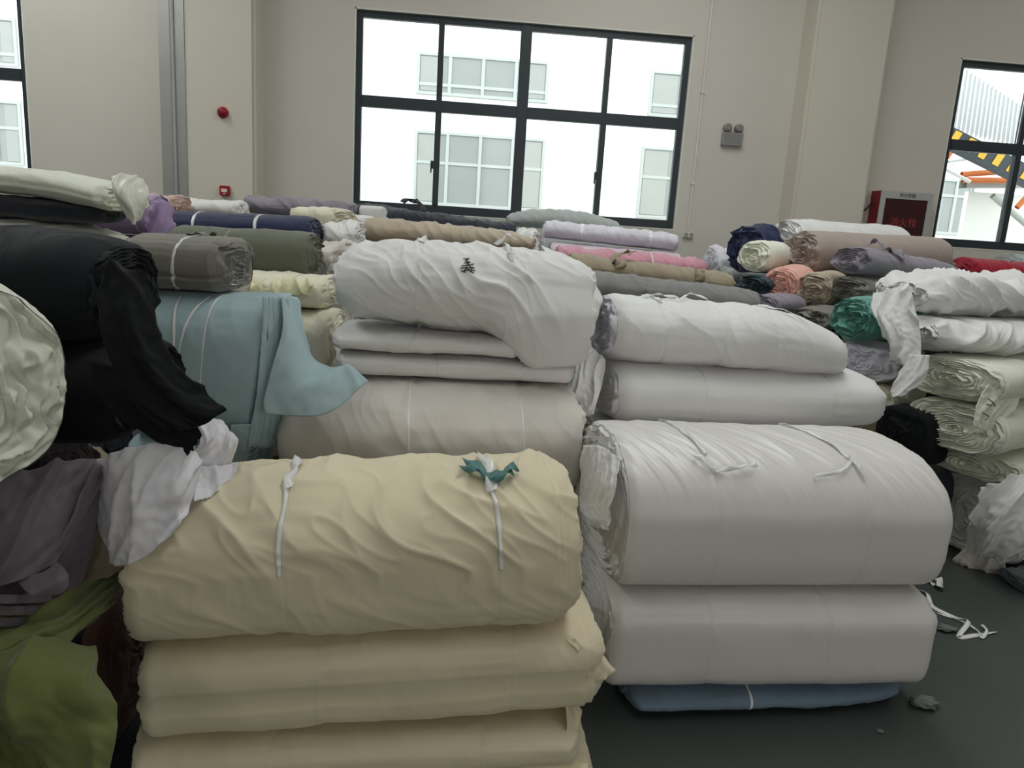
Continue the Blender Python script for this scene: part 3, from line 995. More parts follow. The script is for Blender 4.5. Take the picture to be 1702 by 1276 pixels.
# --- black bundles at the left
k1 = B('big black fabric bundle on top at the left, its loose cloth hanging down', (-120, 258), (1.98, 1.98), (1.11, 1.11), .52, .262, M['black_blue'], n=2.6, nt=2.4, ties=(),
       res=(160, 120), wr=.004, lump=.006, ends=(8, 12), rad=.06, taper=(0, .10), ecr=.012, seed=8.8)
k2 = B('big black fabric bundle underneath the topmost black one', (-120, 296), (2.0, 2.0), (.865, .865), .56, .24, M['black'], flat=True, n=3.6, nt=2.7, ties=(),
       res=(120, 100), wr=.003, lump=.006, ends=(8, 12), rad=.06, taper=(0, .06), ecr=.012)
sheet('hanging_cloth', [[(178, 436, 1.70), (205, 442, 1.72), (222, 452, 1.76)], [(165, 500, 1.66), (215, 500, 1.66), (258, 540, 1.74)],
                        [(170, 570, 1.64), (235, 580, 1.63), (285, 600, 1.71)], [(205, 640, 1.63), (275, 650, 1.62), (335, 645, 1.69)],
                        [(262, 715, 1.63), (320, 712, 1.62), (378, 682, 1.66)]], M['black'], k1.root, n=60, m=60, fold=.022, fs=10, fdir=(1, -.5), seed=51)
sheet('hanging_cloth', [[(150, 600, 1.70), (200, 610, 1.68), (240, 620, 1.67)], [(170, 660, 1.67), (225, 665, 1.65), (290, 670, 1.64)],
                        [(240, 715, 1.66), (285, 715, 1.64), (322, 700, 1.64)], [(280, 742, 1.66), (312, 755, 1.65), (335, 722, 1.65)]], M['black'], k2.root, n=40, m=40, fold=.012, seed=52, fray=.006)
f1 = B('grey-mauve fabric bundle of many folded layers under the black ones', (-130, 130), (2.04, 2.02), (.47, .47), .46, .385, M['plum_grey'], n=3, nt=2.6, ties=(),
       res=(120, 100), wr=.006, lump=.012, ends=(8, 14), eamp=.02, ecr=.02, rad=.05)
sheet('draped_layer', [[(-60, 790, 1.56), (40, 775, 1.60), (120, 762, 1.66), (168, 762, 1.74)], [(-70, 880, 1.46), (10, 880, 1.48), (85, 862, 1.54), (140, 850, 1.62)],
                       [(-80, 1000, 1.42), (-30, 985, 1.43), (45, 960, 1.46), (95, 935, 1.52)]], M['plum_grey'], f1.root, n=70, m=80, fold=.034, fs=10, fdir=(1, .25), seed=55)
for k in range(7):
    sheet('layer_edge', [[(158 + k * 3, 768 + k * 5, 1.67 + .012 * k), (168 + k * 2, 775 + k * 5, 1.69 + .012 * k)],
                         [(112 + k * 5, 870 + k * 6, 1.56 + .012 * k), (124 + k * 5, 876 + k * 6, 1.58 + .012 * k)],
                         [(60 + k * 7, 960 + k * 8, 1.50 + .012 * k), (72 + k * 8, 972 + k * 7, 1.52 + .012 * k)]], M['plum_grey'], f1.root, n=30, m=6, fold=.004, seed=60 + k, thick=.004)
sheet('loose_corner', [[(30, 968, 1.46), (75, 950, 1.48), (95, 935, 1.50)], [(45, 985, 1.43), (88, 965, 1.45), (112, 952, 1.47)], [(55, 990, 1.43), (100, 985, 1.45), (113, 975, 1.46)]],
      M['plum_grey'], f1.root, n=24, m=30, fold=.006, seed=68)
f2 = B('dark mauve folded bundle low in the left stack, edges toward the room', (-130, 70), (1.92, 1.84), (.33, .33), .50, .14, M['plum_grey'], n=3.4, nt=3.4, ties=(),
       res=(80, 70), ends=(8, 10), eamp=.016, ecr=.02, creases=((.5, .06),))
for k in range(5):
    sheet('layer_edge', [[(-20, 985 + k * 20, 1.44 + .01 * k), (30, 988 + k * 19, 1.46 + .01 * k), (88 - k * 6, 985 + k * 18, 1.54)], [(-20, 1000 + k * 20, 1.43 + .01 * k), (26, 1003 + k * 19, 1.45 + .01 * k), (82 - k * 6, 1000 + k * 18, 1.53)]],
          M['plum_grey'], f2.root, n=14, m=40, fold=.008, fs=12, seed=70 + k, thick=.004)
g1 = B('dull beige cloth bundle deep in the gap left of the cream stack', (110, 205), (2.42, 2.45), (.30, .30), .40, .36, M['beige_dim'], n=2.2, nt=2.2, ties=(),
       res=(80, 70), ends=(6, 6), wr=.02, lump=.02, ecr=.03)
sheet('hanging_fold', [[(120, 800, 2.02), (165, 792, 2.02), (215, 800, 2.05)], [(105, 870, 1.98), (155, 870, 1.96), (212, 868, 2.0)], [(95, 940, 1.96), (150, 945, 1.94), (210, 930, 1.98)], [(85, 1015, 1.95), (140, 1010, 1.93), (205, 985, 1.96)]],
      M['beige_dim'], g1.root, n=50, m=50, fold=.03, fs=9, seed=75)
g2 = B('leaf-green bundle at the lower left, its cloth spilling toward the floor', (-50, 60), (1.66, 1.60), (0, 0), .50, .33, M['leaf_green'], n=2.6, nt=2.4, ties=(),
       res=(80, 70), ends=(6, 8), wr=.02, lump=.02, ecr=.02)
sheet('spilling_cloth', [[(-60, 1040, 1.50), (40, 1018, 1.52), (120, 985, 1.60), (212, 945, 1.82)], [(-60, 1075, 1.40), (45, 1052, 1.42), (125, 1018, 1.50), (205, 968, 1.72)],
                         [(-60, 1120, 1.36), (35, 1095, 1.38), (105, 1060, 1.44), (180, 1005, 1.62)], [(-60, 1165, 1.36), (20, 1130, 1.37), (80, 1095, 1.42), (150, 1040, 1.56)]],
      M['leaf_green'], g2.root, n=70, m=80, fold=.022, fs=13, fdir=(.25, 1), seed=77)
sheet('spilling_cloth', [[(-60, 1090, 1.37), (30, 1078, 1.37), (95, 1066, 1.42), (140, 1090, 1.46)], [(-60, 1130, 1.33), (40, 1120, 1.32), (110, 1112, 1.35), (160, 1130, 1.40)],
                         [(-40, 1170, 1.31), (50, 1165, 1.29), (125, 1160, 1.31), (176, 1165, 1.36)], [(20, 1215, 1.29), (80, 1215, 1.27), (140, 1200, 1.29), (190, 1202, 1.33)],
                         [(60, 1260, 1.26), (105, 1262, 1.25), (155, 1240, 1.26), (192, 1228, 1.30)], [(90, 1320, 1.22), (125, 1325, 1.22), (160, 1310, 1.23), (186, 1290, 1.27)]],
      M['leaf_green'], g2.root, n=90, m=80, fold=.030, fs=8, fdir=(.8, .6), seed=79)
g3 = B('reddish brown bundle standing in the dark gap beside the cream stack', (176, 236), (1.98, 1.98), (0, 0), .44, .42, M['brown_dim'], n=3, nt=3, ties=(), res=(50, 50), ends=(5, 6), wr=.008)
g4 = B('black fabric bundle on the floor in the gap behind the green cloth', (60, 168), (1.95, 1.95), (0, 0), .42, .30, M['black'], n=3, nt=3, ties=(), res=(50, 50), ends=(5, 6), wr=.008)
# white satin offcut between black and cream
rg = empty('white_satin_offcut')
tag(rg, 'shiny white satin offcut hanging between the black and the cream bundles', 'cloth')
sheet('upper_fold', [[(300, 690, 1.80), (318, 682, 1.84), (340, 690, 1.90)], [(330, 730, 1.78), (352, 712, 1.82), (372, 712, 1.88)], [(318, 760, 1.76), (355, 745, 1.80), (396, 732, 1.86)],
                     [(322, 800, 1.74), (350, 795, 1.78), (388, 778, 1.85)]], M['satin_rag'], rg, n=50, m=50, fold=.016, fs=15, seed=81)
sheet('lower_fold', [[(160, 768, 1.72), (225, 742, 1.66), (290, 735, 1.66), (330, 752, 1.72)], [(158, 830, 1.70), (225, 815, 1.60), (285, 810, 1.60), (332, 790, 1.68)],
                     [(162, 885, 1.68), (215, 880, 1.58), (268, 866, 1.57), (318, 838, 1.63)], [(182, 930, 1.67), (208, 938, 1.58), (250, 918, 1.56), (292, 868, 1.58)]],
      M['satin_rag'], rg, n=70, m=70, fold=.020, fs=12, fdir=(1, .35), seed=83)
sheet('torn_strip', [[(318, 770, 1.73), (350, 775, 1.76), (392, 770, 1.82)], [(320, 800, 1.70), (352, 806, 1.73), (388, 792, 1.79)], [(325, 828, 1.66), (352, 822, 1.70), (372, 805, 1.76)]],
      M['satin_rag'], rg, n=40, m=50, fold=.014, fs=16, seed=86, fray=.005)
# near roll at the left edge
l1 = B('near ivory roll cut by the left edge, with its crumpled end showing', (-330, 26), (1.56, 1.38), (.905, .905), .38, .395, M['greenish_white'], n=2.1, nt=2.1, ties=(),
       res=(100, 140), ends=(6, 7), eamp=.014, ecr=.014, ebulge=.01, rad=.05, wr=.006, lump=.01, ewarp=2.2)
l0 = B('black bundle that carries the near ivory roll, at the left edge', (-330, -170), (1.56, 1.40), (.60, .60), .36, .30, M['black'], n=3, nt=3, ties=(), res=(40, 40), ends=(6, 7))
l00 = B('black bundle lowest under the near ivory roll, outside the edge', (-330, -170), (1.56, 1.40), (.0, .0), .36, .595, M['black'], n=3, nt=3, ties=(), res=(40, 40), ends=(6, 7))

# --- left back stack of flat bundles
l3 = B('ivory flat bundle showing between the black and the navy ones', (-150, 226), (3.25, 3.25), (1.27, 1.26), .5, .095, M['greenish_white'], n=2.6, nt=2.6, ties=(.3,), res=(100, 60), ends=(4, 5),
       wr=.006, lump=.008, taper=(0, .3), droop=(0, .03), ecr=.02)
l4 = B('dark navy flat bundle sandwiched between two ivory ones', (-150, 210), (3.25, 3.25), (1.37, 1.35), .48, .09, M['charcoal'], n=2.6, nt=2.6, ties=(), res=(80, 50), ends=(4, 5), wr=.002, taper=(0, .2))
l5 = B('ivory plastic-wrapped bundle topmost at the far left, end hanging over', (-150, 236), (3.22, 3.18), (1.464, 1.439), .46, .105, M['greenish_white'], n=2.8, nt=2.6, ties=(.62,), res=(140, 80), ends=(4, 5),
       wr=.004, lump=.006, droop=(0, .03), creases=((.45, .04, .04),), ecr=.02, tie_mat=M['tie_clear'])
sheet('plastic_end', [[(185, 292, 3.0), (212, 290, 3.02), (238, 298, 3.12)], [(188, 318, 2.95), (215, 318, 2.96), (243, 325, 3.08)], [(200, 345, 2.95), (222, 348, 2.96), (242, 350, 3.08)],
                      [(208, 365, 2.97), (224, 374, 2.98), (238, 366, 3.08)]], M['plastic_milky'], l5.root, n=40, m=40, fold=.02, fs=10, seed=91)
support('flat ivory bundle at the far left', (-150, 215), 3.25, 1.3, .5, ('charcoal', 'black'))
lv = B('lavender bundle with a crumpled end in the gap behind the left stack', (150, 282), (3.98, 3.98), (1.297, 1.297), .4, .20, M['lavender'], n=2.8, nt=2.8, ties=(.8,), pinch=.08, res=(90, 70), ends=(4, 5), wr=.008, ecr=.03)
sheet('loose_fold', [[(242, 336, 3.88), (262, 335, 3.88), (284, 336, 3.90)], [(240, 360, 3.86), (262, 362, 3.86), (286, 362, 3.88)], [(238, 385, 3.85), (262, 392, 3.84), (292, 375, 3.86)], [(234, 400, 3.85), (262, 402, 3.84), (276, 398, 3.86)]],
      M['lavender'], lv.root, n=36, m=36, fold=.02, fs=9, seed=95)
support('lavender bundle', (150, 282), 3.98, 1.297, .4, ('lavender', 'pale_grey'))
dp = B('dusty pink bundle peeping out behind the lavender one', (230, 312), (5.0, 5.0), (1.38, 1.38), .4, .13, M['dusty_pink'], n=2.4, nt=2.2, ties=(.7,), pinch=.1, res=(70, 60), ends=(4, 5), wr=.012, ecr=.03)
support('dusty pink bundle', (230, 312), 5.0, 1.38, .4, ('dusty_pink', 'pale_grey'))
wf_ = B('flat white bundle lying behind the navy roll', (262, 412), (5.5, 5.5), (1.39, 1.39), .4, .115, M['white_cotton'], n=2.6, nt=2.4, ties=(.5,), res=(60, 50), ends=(4, 4), wr=.008)
support('flat white bundle behind the navy roll', (262, 412), 5.5, 1.39, .4, ('white_cotton',))
nv = B('navy blue roll tied with two white bands', (281, 531), (4.42, 4.36), (1.245, 1.262), .36, .178, M['navy'], n=2.3, nt=2.2, ties=(.20, .635), pinch=.02, res=(140, 90), ends=(5, 6), wr=.002, lump=.004,
       ecr=.02, rad=.04, tw=.022)
support('navy roll', (285, 528), 4.4, 1.245, .36, ('navy', 'pale_yellow'))
ol = B('olive grey roll with dark layered right end', (285, 531), (3.72, 3.70), (1.125, 1.13), .38, .238, M['olive'], n=2.6, nt=2.4, ties=(.42,), pinch=.012, res=(140, 100), ends=(6, 8), wr=.002, lump=.004,
       eamp=.014, ecr=.02, tie_mat=M['tie_clear'])
py1 = B('pale yellow bundle under the olive roll, topped with crumpled plastic', (380, 560), (3.42, 3.40), (1.053, 1.053), .42, .135, M['pale_yellow'], n=3, nt=2.8, ties=(.7,), pinch=.03, res=(120, 80), ends=(5, 6), wr=.004, lump=.006)
sheet('plastic_cover', [[(418, 458, 3.24), (470, 468, 3.26), (515, 466, 3.28)], [(416, 474, 3.18), (468, 476, 3.20), (520, 470, 3.21)], [(418, 492, 3.175), (465, 492, 3.18), (512, 490, 3.18)]],
      M['yellow_cloth'], py1.root, n=40, m=70, fold=.030, fs=16, seed=97)
py2 = B('cream bundle standing between the blue tail and the marked bale', (430, 568), (3.36, 3.34), (0.767, 0.767), .46, .28, M['pale_yellow'], n=3, nt=3, ties=(.85,), pinch=.02, res=(120, 80), ends=(6, 8), wr=.005, lump=.006)
support('cream bundle beside the blue tail', (430, 566), 3.36, 0.767, .46, ('pale_yellow',))
support('olive roll', (285, 520), (3.80), 1.125, .34, ('olive', 'pale_grey'))
yb = B('pale yellow bolt with frilly white end, right of the navy roll', (500, 574), (5.15, 5.05), (1.299, 1.296), .34, .20, M['pale_yellow'], n=4, nt=4, ties=(.45,), pinch=.03, res=(70, 60), ends=(5, 6), wr=.004, eamp=.02, ecr=.03)
support('pale yellow bolt', (500, 572), 5.1, 1.298, .34, ('pale_yellow', 'pale_grey'))
cp1 = B('crumpled cream roll in clear plastic beside the olive roll', (540, 588), (4.1, 3.95), (1.085, 1.08), .34, .23, M['ivory'], n=2.2, nt=2.2, ties=(.5,), pinch=.08, res=(80, 70), ends=(5, 6), wr=.02, lump=.02, ecr=.04, eamp=.02)
support('crumpled cream roll', (540, 585), 4.05, 1.083, .34, ('ivory',))
cp2 = B('white crumpled offcut roll tucked behind the marked bale', (540, 600), (4.6, 4.6), (1.242, 1.242), .34, .17, M['white_cotton'], n=2.2, nt=2.2, ties=(.5,), pinch=.08, res=(70, 60), ends=(5, 6), wr=.02, lump=.02, ecr=.04)
support('white crumpled offcut roll', (540, 598), 4.6, 1.242, .34, ('white_cotton',))
pg = B('mauve grey roll with twisted wrinkles below the middle window', (411, 592), (6.35, 6.25), (1.427, 1.42), .36, .14, M['purple_grey'], n=2.3, nt=2.2, ties=(.28, .70), pinch=.06, tie_mat=M['purple_grey'], res=(120, 70), ends=(5, 5), wr=.016, wf=5, diag=1.2, lump=.01)
pg2 = B('mauve grey bundle under the twisted one', (470, 594), (6.2, 6.2), (1.264, 1.264), .4, .155, M['purple_grey'], n=3, nt=3, ties=(.5,), res=(60, 50), ends=(5, 6))
support('twisted mauve grey roll', (415, 592), 6.25, 1.265, .4, ('purple_grey', 'pale_grey'))
wb = B('white cardboard-stiff folded bundle below the window corner', (598, 640), (6.4, 6.4), (1.388, 1.388), .3, .16, M['white_cotton'], n=6, nt=6, ties=(), res=(50, 40), ends=(4, 4), wr=0, lump=.002)
wb2 = B('small white plastic-wrapped bundle beside the tan roll', (576, 606), (5.9, 5.7), (1.298, 1.294), .28, .16, M['white_wrap'], n=2.8, nt=2.4, ties=(.5,), pinch=.06, res=(60, 50), ends=(4, 5), wr=.014, ecr=.03)
wb3 = B('dark grey bundle below the small white wrapped one', (574, 606), (5.9, 5.7), (1.168, 1.164), .3, .125, M['charcoal'], n=3, nt=3, ties=(), res=(40, 40), ends=(4, 5))
support('stiff white folded bundle', (598, 640), 6.4, 1.388, .3, ('white_cotton',))
support('dark grey bundle by the tan roll', (574, 606), 5.8, 1.166, .3, ('pale_grey',))
ch = B('dark charcoal bundle slumped under the window, strap loop on top', (592, 852), (6.95, 6.85), (1.339, 1.246), .46, .235, M['charcoal'], n=2.5, nt=2.2, ties=(.75,), pinch=.03, tie_mat=M['charcoal'], res=(150, 90), ends=(5, 6), wr=.008, lump=.01,
       ecr=.03, eamp=.018)
ch.ribbon([(.40, 85), (.36, 95), (.33, 88)], M['charcoal'], .04, .01, 'strap_loop', lift=.06)
ch.ribbon([(.42, 70), (.37, 100), (.30, 95), (.27, 80)], M['charcoal'], .05, .01, 'strap_loop', lift=.05)
support('dark charcoal bundle', (592, 850), 6.9, 1.247, .46, ('charcoal', 'pale_grey'))
tn = B('tan roll tapering to the right behind the marked bale', (613, 885), (5.75, 5.55), (1.28, 1.251), .36, .175, M['tan'], n=2.2, nt=2.2, ties=(.26,), pinch=.07, tie_mat=M['peach_beige'], res=(140, 80), ends=(5, 4), wr=.01, lump=.008,
       taper=(0, .45), ecr=.03)
support('tapering tan roll', (615, 880), 5.65, 1.253, .36, ('tan', 'pale_grey'))
gw = B('pale grey-green roll lying along the window sill', (846, 1030), (7.4, 7.4), (1.418, 1.388), .34, .19, M['pale_grey'], n=2.2, nt=2.1, ties=(.4,), pinch=.02, tie_mat=M['pale_grey'], res=(100, 60), ends=(4, 4), wr=.008, arch=.05, taper=(.4, .3))
support('pale grey-green sill roll', (856, 1028), 7.4, 1.388, .34, ('pale_grey',))
lp1 = B('lilac-white roll knotted twice, upper of the pair by the window', (903, 1128), (6.5, 6.4), (1.377, 1.33), .36, .15, M['lilac_white'], n=2.3, nt=2.2, ties=(.28, .80), pinch=.06, tie_mat=M['tie_white'], tw=.03, res=(140, 80), ends=(5, 5), wr=.008, lump=.008)
lp2 = B('pinkish white roll, lower of the pair by the window', (912, 1132), (6.42, 6.32), (1.188, 1.156), .38, .165, M['lilac_pink'], n=2.4, nt=2.3, ties=(.2, .78), pinch=.02, res=(120, 80), ends=(6, 5), wr=.003, lump=.005)
lp3 = B('crushed white bundle at the left end of the lilac-white pair', (860, 893), (6.4, 6.35), (1.18, 1.179), .34, .26, M['white_wrap'], n=2.6, nt=2.4, ties=(.5,), pinch=.06, res=(60, 60), ends=(5, 6), wr=.016, ecr=.03)
support('lilac-white pair', (908, 1130), 6.4, 1.158, .38, ('lilac_white', 'pale_grey'))
support('crushed white bundle', (861, 892), 6.38, 1.18, .34, ('pale_grey',))
pk = B('pink bundle flattened beneath the lilac-white rolls', (922, 1176), (5.5, 5.4), (1.17, 1.153), .42, .165, M['pink'], n=2.8, nt=2.6, ties=(.62,), pinch=.05, res=(130, 80), ends=(5, 5), wr=.012, lump=.008, taper=(0, .2))
support('pink bundle', (925, 1174), 5.45, 1.154, .42, ('pink', 'pale_grey'))
kh = B('khaki roll with two cloth knots, in front of the pink one', (943, 1218), (4.95, 4.85), (1.154, 1.092), .34, .155, M['khaki'], n=2.3, nt=2.2, ties=(.25, .80), pinch=.08, tie_mat=M['khaki'], tw=.05, res=(150, 80), ends=(5, 5), wr=.006, lump=.006)
kh.ribbon([(.25, 60), (.29, 85), (.35, 95), (.38, 80), (.34, 72)], M['khaki'], .05, .012, 'knot_loop', lift=.03)
kh.ribbon([(.25, 60), (.29, 40), (.30, 15)], M['khaki'], .07, .010, 'knot_end', lift=.01)
kh.ribbon([(.80, 60), (.785, 35), (.79, 5)], M['khaki'], .06, .010, 'knot_end', lift=.01)
support('khaki roll', (946, 1216), 4.9, 1.093, .34, ('khaki', 'pale_grey'))
gr = B('long mid-grey roll with dark pinched ties behind the white stack', (955, 1262), (4.35, 4.25), (1.062, 1.01), .38, .175, M['mid_grey'], n=2.3, nt=2.2, ties=(.36, .83), pinch=.05, tie_mat=M['taupe_grey'], tw=.02, res=(150, 80), ends=(5, 6), wr=.006, lump=.006)
support('long mid-grey roll', (958, 1260), 4.3, 1.011, .38, ('mid_grey', 'pale_grey'))

# --- right pile
r1 = B('lilac-white crushed bundle on the floor stack beside the navy one', (1172, 1236), (6.6, 6.6), (1.132, 1.132), .4, .25, M['lilac_white'], n=2.2, nt=2, ties=(.5,), pinch=.08, res=(70, 60), ends=(5, 5), wr=.02, lump=.02)
support('lilac-white crushed bundle', (1172, 1236), 6.6, 1.132, .4, ('white_cotton',))
r1b = B('small grey fold lying before the lilac-white crushed bundle', (1196, 1240), (6.1, 6.1), (1.102, 1.102), .34, .13, M['pale_grey'], n=2.6, nt=2.4, ties=(), res=(50, 50), ends=(5, 5), wr=.008)
support('small grey fold', (1196, 1240), 6.1, 1.102, .34, ('pale_grey',))
r2 = B('navy bundle with a ragged dark end left of the white roll', (1228, 1284), (5.7, 5.75), (1.214, 1.218), .40, .36, M['navy'], n=2.8, nt=2.6, ties=(.3,), pinch=.04, tie_mat=M['navy'], res=(90, 80), ends=(6, 5), wr=.012, lump=.012, eamp=.018, ecr=.04)
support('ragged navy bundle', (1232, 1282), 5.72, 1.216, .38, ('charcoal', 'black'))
r3 = B('thick white roll topmost at the back of the right pile', (1294, 1500), (5.55, 5.75), (1.341, 1.345), .40, .295, M['white_wrap'], n=2.1, nt=2.1, ties=(.55,), pinch=.01, res=(100, 90), ends=(7, 5), eamp=.016, ecr=.02, ebulge=.0, tie_mat=M['tie_clear'])
support('thick white roll', (1310, 1495), 5.7, 1.344, .3, ('pale_grey',))
r4 = B('short white roll with a frayed end in front of the navy bundle', (1246, 1300), (5.0, 5.15), (1.255, 1.259), .26, .205, M['greenish_white'], n=2.1, nt=2.1, ties=(), res=(70, 70), ends=(6, 4), eamp=.02, ecr=.03)
r5 = B('glossy rose-taupe roll with a spiral end on the right pile', (1322, 1568), (4.95, 5.25), (1.254, 1.27), .34, .295, M['rose_taupe'], n=2.1, nt=2.1, ties=(.32,), pinch=.015, tie_mat=M['rose_taupe'], res=(130, 110), ends=(7, 5), eamp=.03, ecr=.035, ebulge=.0, wr=.001, lump=.004)
r10 = B('dark teal roll below the short white one', (1246, 1284), (4.85, 4.95), (1.117, 1.12), .26, .13, M['teal_dark'], n=2.2, nt=2.2, ties=(), res=(70, 60), ends=(6, 4), eamp=.024, ecr=.04)
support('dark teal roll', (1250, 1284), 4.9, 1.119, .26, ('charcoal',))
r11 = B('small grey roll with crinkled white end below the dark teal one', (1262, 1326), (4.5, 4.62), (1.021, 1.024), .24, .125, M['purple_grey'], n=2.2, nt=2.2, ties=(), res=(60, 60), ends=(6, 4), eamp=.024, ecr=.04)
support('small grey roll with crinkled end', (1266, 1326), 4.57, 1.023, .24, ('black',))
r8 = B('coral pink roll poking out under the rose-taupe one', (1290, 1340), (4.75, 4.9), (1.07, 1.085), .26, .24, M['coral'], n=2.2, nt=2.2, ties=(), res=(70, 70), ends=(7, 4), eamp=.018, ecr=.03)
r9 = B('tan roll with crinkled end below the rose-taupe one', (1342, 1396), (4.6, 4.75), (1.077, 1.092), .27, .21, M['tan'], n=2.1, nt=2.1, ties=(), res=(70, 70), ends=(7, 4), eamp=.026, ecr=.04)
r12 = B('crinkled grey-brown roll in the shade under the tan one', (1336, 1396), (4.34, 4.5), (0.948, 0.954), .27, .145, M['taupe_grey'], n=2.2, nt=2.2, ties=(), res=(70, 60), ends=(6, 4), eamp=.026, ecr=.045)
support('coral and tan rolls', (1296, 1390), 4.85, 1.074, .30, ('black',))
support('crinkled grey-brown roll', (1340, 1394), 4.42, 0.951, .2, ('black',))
r6a = B('grey roll with a cloth knot, upper of the grey pair', (1400, 1612), (4.40, 4.75), (1.298, 1.225), .30, .165, M['purple_grey'], n=2.1, nt=2.1, ties=(.22,), pinch=.05, tie_mat=M['purple_grey'], tw=.03, res=(130, 90), ends=(7, 4), eamp=.013, ecr=.03, taper=(0, .5), wr=.006)
r6a.ribbon([(.22, 75), (.235, 50), (.25, 20)], M['purple_grey'], .06, .01, 'knot_end', lift=.012)
r6a.ribbon([(.22, 80), (.20, 95), (.215, 110)], M['purple_grey'], .05, .01, 'knot_end', lift=.03)
r6b = B('grey roll with ruffled end, lower of the grey pair', (1398, 1625), (4.38, 4.7), (1.138, 1.134), .32, .15, M['taupe_grey'], n=2.3, nt=2.2, ties=(.3,), pinch=.03, tie_mat=M['taupe_grey'], res=(120, 90), ends=(7, 4), eamp=.024, ecr=.03, wr=.003)
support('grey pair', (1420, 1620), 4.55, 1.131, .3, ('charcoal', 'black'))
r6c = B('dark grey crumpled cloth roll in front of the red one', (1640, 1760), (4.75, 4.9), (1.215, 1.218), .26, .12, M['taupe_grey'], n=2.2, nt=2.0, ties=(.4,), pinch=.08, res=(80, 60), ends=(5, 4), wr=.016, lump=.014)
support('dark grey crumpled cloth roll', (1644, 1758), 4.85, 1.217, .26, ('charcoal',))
r7 = B('crimson red roll at the right below the window', (1580, 1760), (5.35, 5.35), (1.232, 1.207), .36, .205, M['crimson'], n=2.3, nt=2.2, ties=(.5,), pinch=.03, tie_mat=M['crimson'], res=(100, 80), ends=(5, 4), wr=.008, lump=.008)
support('crimson roll', (1584, 1758), 5.38, 1.208, .36, ('crimson', 'charcoal'))
r7b = B('pale grey roll at the right edge behind the crimson one', (1656, 1790), (6.3, 6.3), (1.336, 1.336), .4, .15, M['pale_grey'], n=2.2, nt=2.1, ties=(.4,), pinch=.05, res=(70, 60), ends=(4, 4), wr=.012)
support('pale grey roll at the right edge', (1656, 1790), 6.3, 1.336, .4, ('pale_grey',))
r13 = B('teal green roll with a fluted end, between grey and white rolls', (1404, 1560), (3.95, 4.2), (0.954, 0.959), .30, .245, M['teal_green'], n=2.3, nt=2.3, ties=(), res=(90, 90), ends=(7, 4), eamp=.03, ecr=.035)
r15 = B('lilac-white draped bundle under the teal green roll', (1420, 1506), (3.90, 4.15), (0.743, 0.748), .36, .205, M['lilac_white'], n=2.3, nt=2.1, ties=(.3,), pinch=.06, res=(90, 80), ends=(6, 4), wr=.018, lump=.016, ecr=.03)
r16 = B('pale yellow crumpled bundle under the lilac-white draped one', (1416, 1506), (3.88, 4.1), (0.598, 0.602), .36, .14, M['pale_yellow'], n=2.3, nt=2.2, ties=(.3,), pinch=.06, res=(80, 70), ends=(6, 4), wr=.016, lump=.012, ecr=.03)
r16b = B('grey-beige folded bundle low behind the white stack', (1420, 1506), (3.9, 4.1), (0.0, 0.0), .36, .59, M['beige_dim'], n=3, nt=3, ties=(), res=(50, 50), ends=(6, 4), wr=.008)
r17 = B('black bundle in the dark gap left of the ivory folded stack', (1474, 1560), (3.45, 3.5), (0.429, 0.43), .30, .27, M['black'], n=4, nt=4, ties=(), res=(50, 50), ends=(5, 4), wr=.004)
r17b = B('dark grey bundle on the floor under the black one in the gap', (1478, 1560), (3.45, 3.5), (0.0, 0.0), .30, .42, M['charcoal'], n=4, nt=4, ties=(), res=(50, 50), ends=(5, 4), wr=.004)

# white crumpled bundles draped over the right front stack
r14 = B('big crumpled white bundle, upper of the two draped over the right pile', (1468, 1800), (3.65, 3.95), (1.15, 1.15), .46, .20, M['white_wrap'], n=2.1, nt=2.0, ties=(), pinch=.05, pw=.05, res=(170, 130), ends=(6, 6),
        eamp=.02, ecr=.03, wr=.034, wf=7, diag=1.1, lump=.032, lf=5, rad=.06, taper=(.2, 0), seed=12.2)
r14b = B('puffy crumpled white bundle, lower of the two draped over the right pile', (1490, 1790), (3.45, 3.8), (.985, .985), .46, .165, M['white_wrap'], n=2.0, nt=2.0, ties=(), pinch=.04, pw=.05, res=(170, 130), ends=(6, 6),
         eamp=.02, ecr=.03, wr=.036, wf=6.5, diag=-.9, lump=.02, lf=5, rad=.08, taper=(.3, 0), flat=True, seed=14.7)
sheet('hanging_end', [[(1452, 492, 3.58), (1475, 480, 3.52), (1510, 470, 3.48)], [(1446, 515, 3.52), (1478, 520, 3.44), (1520, 510, 3.40)], [(1470, 555, 3.46), (1500, 560, 3.36), (1530, 555, 3.33)],
                      [(1488, 600, 3.42), (1508, 605, 3.34), (1530, 598, 3.31)]], M['white_wrap'], r14.root, n=60, m=54, fold=.030, fs=13, seed=101)
sheet('rag_strip', [[(1508, 590, 3.36), (1524, 590, 3.31), (1545, 590, 3.29)], [(1496, 620, 3.34), (1516, 622, 3.29), (1538, 628, 3.27)], [(1480, 648, 3.33), (1496, 655, 3.29), (1512, 650, 3.27)],
                    [(1479, 654, 3.33), (1486, 660, 3.30), (1498, 656, 3.28)]], M['white_wrap'], r14b.root, n=34, m=40, fold=.016, fs=16, seed=103)
